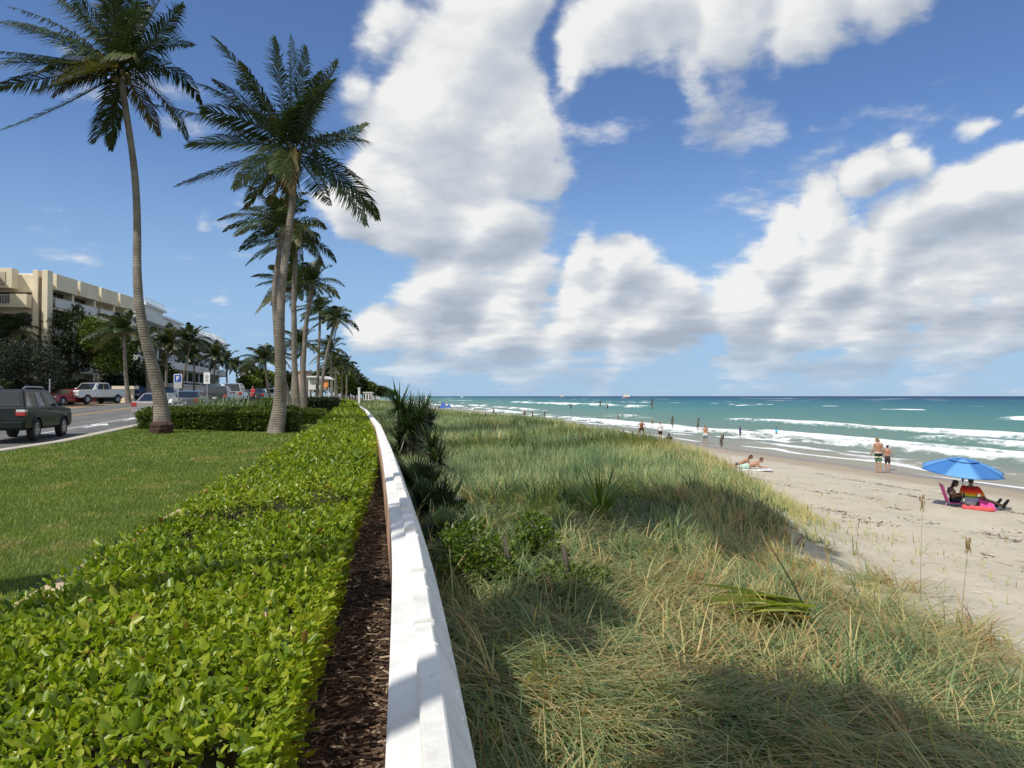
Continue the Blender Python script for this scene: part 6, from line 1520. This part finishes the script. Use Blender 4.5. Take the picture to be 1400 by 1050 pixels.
# far bathers
for i, (px, py, D_, lab) in enumerate([(717,562,150,'tiny dark figure standing at the far water line'),(728,563,140,'tiny dark figure nearest the dune at the far water line'),(675,561,170,'tiny dark figure beside the white foam left of the others'),(600,553,215,'tiny figure standing left of the blue tents'),(1178,577,128,'tiny swimmer beside the far breaker') if False else (649,559,190,'tiny figure on the far sand right of the blue tents')]):
    g_ = gnd(px, D_); stand(lab, (g_.x, g_.y, max(g_.z, SEA-.2)), 1.2*i, 1.7, M_SKIND, M_HDARK, 'short', J(), 'far bathers', vox=.03, cloth=[('shorts', bands('far_shorts', [(.4,(.03,.03,.04)),(1.2,(.03,.03,.04))]), 'shorts', .7)])
# ---------------- the pair under the umbrella
pu = hit(1315, 693); um = pu.y; s_ = um/F
M_BLUE = mat('umbrella_blue', (.07,.23,.58), .6, .06, 6, transl=.25); M_LBLUE = mat('umbrella_light_blue', (.16,.42,.78), .6, .06, 6, transl=.25)
rzv = math.atan2(pu.y, pu.x)-math.pi/2
umb = thing('beach_umbrella', 'blue beach umbrella of light and dark gores tilted over the seated pair', 'umbrella', tuple(pu), rzv)
ht = (693-628)*s_
Mt = Matrix.Translation((.06, .05, ht)) @ Matrix.Rotation(R(5), 4, 'X') @ Matrix.Rotation(R(5.5), 4, 'Y')
mb = MB(); mb.tube([(0,0,-.3),(.03,.02,ht*.45),(.06,.05,ht)], [.019,.018,.014], 10); mb.build('pole', M_POLE, umb, smooth=True)
mb = MB(); mb.lathe([(.03,-.06),(.034,-.05),(.034,.05),(.03,.06)], 10, (.035,.03,ht*.58)); mb.build('tilt_joint', M_BLACK, umb)
Ru = 49.5*s_; dome = lambda t: -.36*(t**1.8)*Ru*.92
for k in range(8):
    a0, a1 = 2*math.pi*(k-.5)/8-math.pi/2, 2*math.pi*(k+.5)/8-math.pi/2
    vs, fs = [], []; nr, na_ = 8, 6
    for i in range(nr+1):
        t = .28+(1-.28)*i/nr
        for j in range(na_+1):
            a = a0+(a1-a0)*j/na_; e = 1-4*(j/na_-.5)**2      # scalloped hem, cloth sagging between ribs
            r = Ru*t*(math.cos(math.pi/8)/math.cos(a-(a0+a1)/2))*(1-.05*e*(t > .9)*(t-.9)*10)/math.cos(math.pi/8)
            vs.append(Mt @ V3((r*math.cos(a), r*math.sin(a), dome(t)-.035*e*t*Ru)))
    for i in range(nr):
        for j in range(na_): q = i*(na_+1)+j; fs.append((q, q+1, q+na_+2, q+na_+1))
    mb = MB(); mb.add(vs, fs); o = mb.build('gore', M_LBLUE if k % 2 == 0 else M_BLUE, umb, smooth=True); sd = o.modifiers.new('s', 'SOLIDIFY'); sd.thickness = .004
    mb = MB(); mb.tube([Mt @ V3((Ru*t*math.cos(a0), Ru*t*math.sin(a0), dome(t)-.012)) for t in np.linspace(.05, 1.0, 9)], .006, 5); mb.build('rib', M_POLE, umb)
    vs = []; fs = []
    for i in range(5):
        t = .02+.36*i/4
        for j in range(5):
            a = a0+(a1-a0)*j/4; vs.append(Mt @ V3((Ru*t*math.cos(a), Ru*t*math.sin(a), dome(t)+.035)))
    for i in range(4):
        for j in range(4): q = i*5+j; fs.append((q, q+1, q+6, q+5))
    mb = MB(); mb.add(vs, fs); o = mb.build('vent_flap', M_BLUE if k % 2 else M_LBLUE, umb, smooth=True); sd = o.modifiers.new('s', 'SOLIDIFY'); sd.thickness = .004
# pink folding beach chairs
M_PINK_ = mat('pink_cloth', (.62,.06,.32), .75, .25, 9); M_PINKL = mat('pale_pink_frame', (.68,.36,.46), .5, .1, 9); M_CORAL = mat('coral_cloth', (.70,.10,.11), .75, .3, 9)
def loc_px(px, py, dy=0):
    q = hit(px, py); return V3((q.x, q.y+dy, zt(q.x, q.y+dy)))
def rot_to(px): return math.atan2(1, (px-700)/F)-math.pi/2
q = loc_px(1297, 691); ch = thing('beach_chair', 'low pink beach chair behind the seated woman in a black cap', 'chair', tuple(q), rot_to(1297)+R(-78))
mb = MB(); mb.box(-.26,.26,-.02,.42,.10,.125); mb.build('seat', M_PINK_, ch, bevel=.01)
Mb = Matrix.Translation((0,-.03,.12)) @ Matrix.Rotation(R(18), 4, 'X'); mb = MB(); mb.box(-.26,.26,-.015,.015,0,.60,M=Mb); mb.build('backrest', M_PINK_, ch, bevel=.012)
mb = MB(); mb.tube([Mb @ V3((-.28,0,-.02)), Mb @ V3((-.28,0,.62)), Mb @ V3((.28,0,.62)), Mb @ V3((.28,0,-.02))], .015, 8); mb.build('back_frame', M_PINKL, ch)
for sx in (-.27, .27):
    mb = MB(); mb.tube([(sx,.44,.11),(sx,.40,-.03)], .012, 6); mb.build('leg', M_PINKL, ch); mb = MB(); mb.tube([(sx,-.12,.12),(sx,-.16,-.03)], .012, 6); mb.build('leg', M_PINKL, ch)
# woman facing right in a black cap
q = loc_px(1304, 691.5); rzw = rot_to(1304)
r_, M = stand('woman in a black peaked cap sitting under the umbrella facing right', tuple(q), rzw-R(72), 1.66, M_SKIND, M_HDARK, 'long',
    sitJ(head=(0,.06,.80), face=(0,1,-.35), hipL=(-.09,0,.20), hipR=(.09,0,.20), knL=(-.13,.40,.42), knR=(.13,.40,.42), wrL=(-.10,.34,.44), wrR=(.10,.34,.44), anL=(-.12,.62,.05), anR=(.12,.62,.05)), GPEO,
    cloth=[('swim_top', bands('pale_swim_top', [(.1,(.40,.43,.48)),(1,(.40,.43,.48))]), 'top', 0), ('shorts', bands('navy_shorts', [(0,(.03,.03,.06)),(1,(.03,.03,.06))]), 'shorts', .5)])
mb = MB(); ball(mb, (0,0,0), 1, 1, 1, 14, M @ Matrix.Translation((0,-.012,.055)) @ Matrix.Diagonal((.086,.102,.075,1))); mb.build('cap', M_BLACK, r_, smooth=True)
mb = MB(); mb.prism([(.075*math.cos(a), .07+.11*math.sin(a)) for a in np.linspace(0, math.pi, 12)], -.004, .004, M=M @ Matrix.Translation((0,.02,.038)) @ Matrix.Rotation(R(-12), 4, 'X') @ Matrix.Rotation(R(-90), 4, 'X') @ Matrix.Diagonal((1,1,-1,1))); mb.build('cap_peak', M_BLACK, r_)
# man seen from behind in a rainbow striped shirt
q = loc_px(1329, 694); rzm = rot_to(1329)
r_, M = stand('man in a rainbow striped shirt sitting under the umbrella with legs stretched right', tuple(q), rzm-R(24), 1.84, M_SKIND, M_HDARK, 'short',
    sitJ(hipL=(-.1,0,.14), hipR=(.1,0,.14), shL=(-.215,-.10,.64), shR=(.215,-.10,.64), neck=(0,-.09,.71), head=(0,-.05,.85), face=(-.15,1,-.2), knL=(.10,.42,.30), anL=(.42,.72,.09), knR=(.32,.38,.22), anR=(.68,.58,.09), elL=(-.33,-.02,.40), wrL=(-.22,.22,.32), elR=(.36,-.02,.40), wrR=(.34,.20,.26),
        toeL=(.50,.80,.24), toeR=(.77,.66,.25), flat=False, build=1.12), GPEO,
    cloth=[('striped_shirt', bands('rainbow_stripes', [(.0,(.70,.70,.72)),(.20,(.42,.47,.66)),(.28,(.42,.45,.58)),(.33,(.12,.36,.10)),(.385,(.62,.55,.05)),(.43,(.68,.24,.02)),(.50,(.62,.04,.02)),(.58,(.40,.02,.02)),(.95,(.34,.02,.03))]), 'shirt', 1), ('shorts', bands('dark_shorts2', [(0,(.05,.05,.06)),(1,(.05,.05,.06))]), 'shorts', .6)])
for (a, t) in (((.42,.72,.09),(.50,.80,.24)), ((.68,.58,.09),(.77,.66,.25))):
    mb = MB(); a, t = V3(a), V3(t); d = (t-a).normalized(); chain(mb, [a-V3((0,0,.045)), a+d*.06, t+d*.015], [.05,.052,.042], 10); mb.build('shoe', M_BLACK, r_, smooth=True)
q = loc_px(1336, 697.5); ch = thing('beach_chair', 'low chair with pink and coral cloth under the man in the striped shirt', 'chair', tuple(q), rot_to(1336)-R(15))
mb = MB(); mb.box(-.30,.24,.02,.46,.06,.085); mb.build('seat', M_CORAL, ch, bevel=.01)
mb = MB()
vs = [(-.42+.9*i/10, -.04-.03*math.sin(i*1.7), .16*(1-j/3)*(.8+.2*math.sin(i*2.3))+.0) for j in range(4) for i in range(11)]
mb.add(vs, [(j*11+i, j*11+i+1, j*11+i+12, j*11+i+11) for j in range(3) for i in range(10)]); o = mb.build('cloth_edge', M_CORAL, ch, smooth=True); o.modifiers.new('s', 'SOLIDIFY').thickness = .012
for sx in (-.29, .23):
    mb = MB(); mb.tube([(sx,.44,.07),(sx,.44,-.05)], .012, 6); mb.build('leg', M_PINKL, ch); mb = MB(); mb.tube([(sx,.05,.07),(sx,.03,-.05)], .012, 6); mb.build('leg', M_PINKL, ch)
q = loc_px(1347, 697); tw = thing('beach_towel', 'bright pink towel hanging over the seated man\'s right side', 'towel', tuple(q), rot_to(1347))
vs = []
for j in range(6):
    for i in range(9):
        x = -.20+.42*i/8; z = .36*(1-j/5)*(1-.45*i/8)+.01; vs.append((x+.10*(j/5), -.08-.10*j/5+.025*math.sin(i*1.9+j), z))
mb = MB(); mb.add(vs, [(j*9+i, j*9+i+1, j*9+i+10, j*9+i+9) for j in range(5) for i in range(8)]); o = mb.build('cloth', M_PINK_, tw, smooth=True); o.modifiers.new('s', 'SOLIDIFY').thickness = .015
# ---------------- sunbathing couple on a white towel
q = gnd(1021, 37); rzb = rot_to(1017)
tw = thing('beach_towel', 'white towel under the sunbathing couple', 'towel', (q.x, q.y, q.z+.03), rzb)
mb = MB(); vs = [(-1.15+2.3*i/12, -.55+1.1*j/6, .015*math.sin(i*1.3+j*.9)+.02) for j in range(7) for i in range(13)]
mb.add(vs, [(j*13+i, j*13+i+1, j*13+i+14, j*13+i+13) for j in range(6) for i in range(12)]); o = mb.build('cloth', M_SIGNW, tw, smooth=True); o.modifiers.new('s', 'SOLIDIFY').thickness = .03
def proneJ(up_=.30):   # lying along +y, belly down, propped on the elbows
    return dict(hipL=(-.09,-.05,.12), hipR=(.09,-.05,.12), shL=(-.19,.46,up_), shR=(.19,.46,up_), neck=(0,.54,up_+.06), head=(0,.65,up_+.13), face=(0,.8,-.5), hup=(0,.5,.85), elL=(-.20,.56,.07), wrL=(-.10,.80,.08), elR=(.20,.56,.07), wrR=(.10,.80,.08), palmL=(0,0,-1), palmR=(0,0,-1),
        knL=(-.10,-.50,.08), anL=(-.10,-.92,.08), knR=(.10,-.50,.08), anR=(.10,-.92,.08), toeL=(-.10,-1.06,.03), toeR=(.10,-1.06,.03), flat=False)
stand('man in pale green shorts lying on his front on the white towel', (q.x-.02, q.y-.15, q.z+.075), rzb-R(84), 1.78, M_SKIN, M_HBROWN, 'short', proneJ(), GPEO,
    cloth=[('swim_shorts', mat('pale_green_print', (.42,.58,.48), .8, .35, 14), 'shorts', .8)])
stand('dark haired companion propped up behind the man on the white towel', (q.x-.30, q.y+.42, q.z+.075), rzb-R(96), 1.66, M_SKIN, M_HDARK, 'long', proneJ(.44), GPEO,
    cloth=[('swim_shorts', mat('dark_swimwear', (.04,.04,.06), .8, .3, 14), 'shorts', .2)])
# person in red among the parked cars
p = gnd(346, 60); stand('person in a red shirt standing among the parked cars', tuple(p), 2.6, 1.68, M_SKIN, M_HDARK, 'short', J(elL=(-.30,.10,1.2), wrL=(-.12,.28,1.2), palmL=(1,0,0)), None,
    cloth=[('shirt', bands('red_shirt', [(.8,(.42,.035,.04)),(1.5,(.42,.035,.04))]), 'shirt', 1), ('trousers', bands('dark_trousers', [(0,(.03,.03,.04)),(1.2,(.03,.03,.04))]), 'shorts', .95)])
# ---------------- far beach tents and boats
M_TENT = mat('tent_blue', (.05,.13,.46), .7, .1, 4, transl=.2)
for i, (px, D_, w_, h_) in enumerate([(606,262,2.6,2.3),(613.5,266,1.9,1.6)]):
    g_ = gnd(px, D_); t = thing('beach_tent', ['larger blue beach tent far along the beach','smaller blue beach tent just right of the larger one'][i], 'tent', (g_.x, g_.y, max(g_.z, SEA)+.0))
    mb = MB(); mb.add([(-w_/2,-w_/2,0),(w_/2,-w_/2,0),(w_/2,w_/2,0),(-w_/2,w_/2,0),(0,0,h_),(-w_*.3,-w_*.3,h_*.5),(w_*.3,-w_*.3,h_*.5),(w_*.3,w_*.3,h_*.5),(-w_*.3,w_*.3,h_*.5)],
        [(0,1,6,5),(1,2,7,6),(2,3,8,7),(3,0,5,8),(5,6,4),(6,7,4),(7,8,4),(8,5,4)]); mb.build('canopy', M_TENT, t)
    mb = MB()
    for sx, sy in ((-1,-1),(1,-1),(1,1),(-1,1)): mb.tube([(sx*w_/2, sy*w_/2, 0), (sx*w_*.31, sy*w_*.31, h_*.5), (0,0,h_)], .025, 5)
    mb.build('poles', M_POLE, t)
M_SAIL = mat('sail_cloth', (.78,.77,.74), .7, .05, 1); M_HULL = mat('boat_hull', (.50,.30,.24), .5, .1, 1)
def boat(label, px, D_, hpx, wpx, sail):
    p = P(px, 541, D_); t = thing('sailboat' if sail else 'motor_boat', label, 'boat', (p.x, p.y, SEA)); s_ = D_/F; h, w_ = hpx*s_, wpx*s_
    n = 9; vs = []
    for i in range(n):
        q = i/(n-1); x = -w_/2+w_*q; b_ = w_*.16*math.sin(math.pi*min(1, .25+.75*(1-q))**1.0)+.02
        for (yy, zz) in ((-b_, h*.17+h*.06*q), (-b_*.6, -.3), (b_*.6, -.3), (b_, h*.17+h*.06*q)): vs.append((x, yy, zz))
    fs = [(i*4+k, i*4+4+k, i*4+5+k, i*4+1+k) for i in range(n-1) for k in range(3)]+[(i*4+3, i*4+7, i*4+4, i*4) for i in range(n-1)]+[(0,1,2,3), ((n-1)*4+3, (n-1)*4+2, (n-1)*4+1, (n-1)*4)]
    mb = MB(); mb.add(vs, fs); mb.build('hull', M_HULL if sail else M_SAIL, t)
    if sail:
        mb = MB(); mb.tube([(.05*w_,0,0),(.05*w_,0,h)], .002*D_*.08+.05, 6); mb.build('mast', M_POLE, t)
        for nm, tri in (('mainsail', [(.03*w_,h*.24),(-.45*w_,h*.26),(.03*w_,h*.97)]), ('jib', [(.09*w_,h*.25),(.48*w_,h*.24),(.08*w_,h*.88)])):
            mb = MB(); mb.add([(x, .06, z) for x, z in tri]+[(sum(x for x, z in tri)/3, w_*.05, sum(z for x, z in tri)/3)], [(0,1,3),(1,2,3),(2,0,3)]); o = mb.build(nm, M_SAIL, t); o.modifiers.new('s', 'SOLIDIFY').thickness = .04
    else:
        mb = MB(); mb.box(-w_*.2, w_*.15, -w_*.1, w_*.1, h*.15, h*.62); mb.build('cabin', M_SAIL, t, bevel=.1); mb = MB(); mb.tube([(0,0,h*.6),(0,0,h)], .1, 5); mb.build('mast', M_POLE, t)
boat('white sailboat on the horizon above the surf', 856, 1500, 9, 11, True)
boat('faint small sailing boat on the horizon left of the larger one', 768, 2600, 5, 5, True)
boat('tiny white boat on the horizon above the blue tents', 632, 1900, 3.2, 5, False)
boat('small white boat on the horizon right of the yuccas', 583, 1200, 4, 4.5, False)
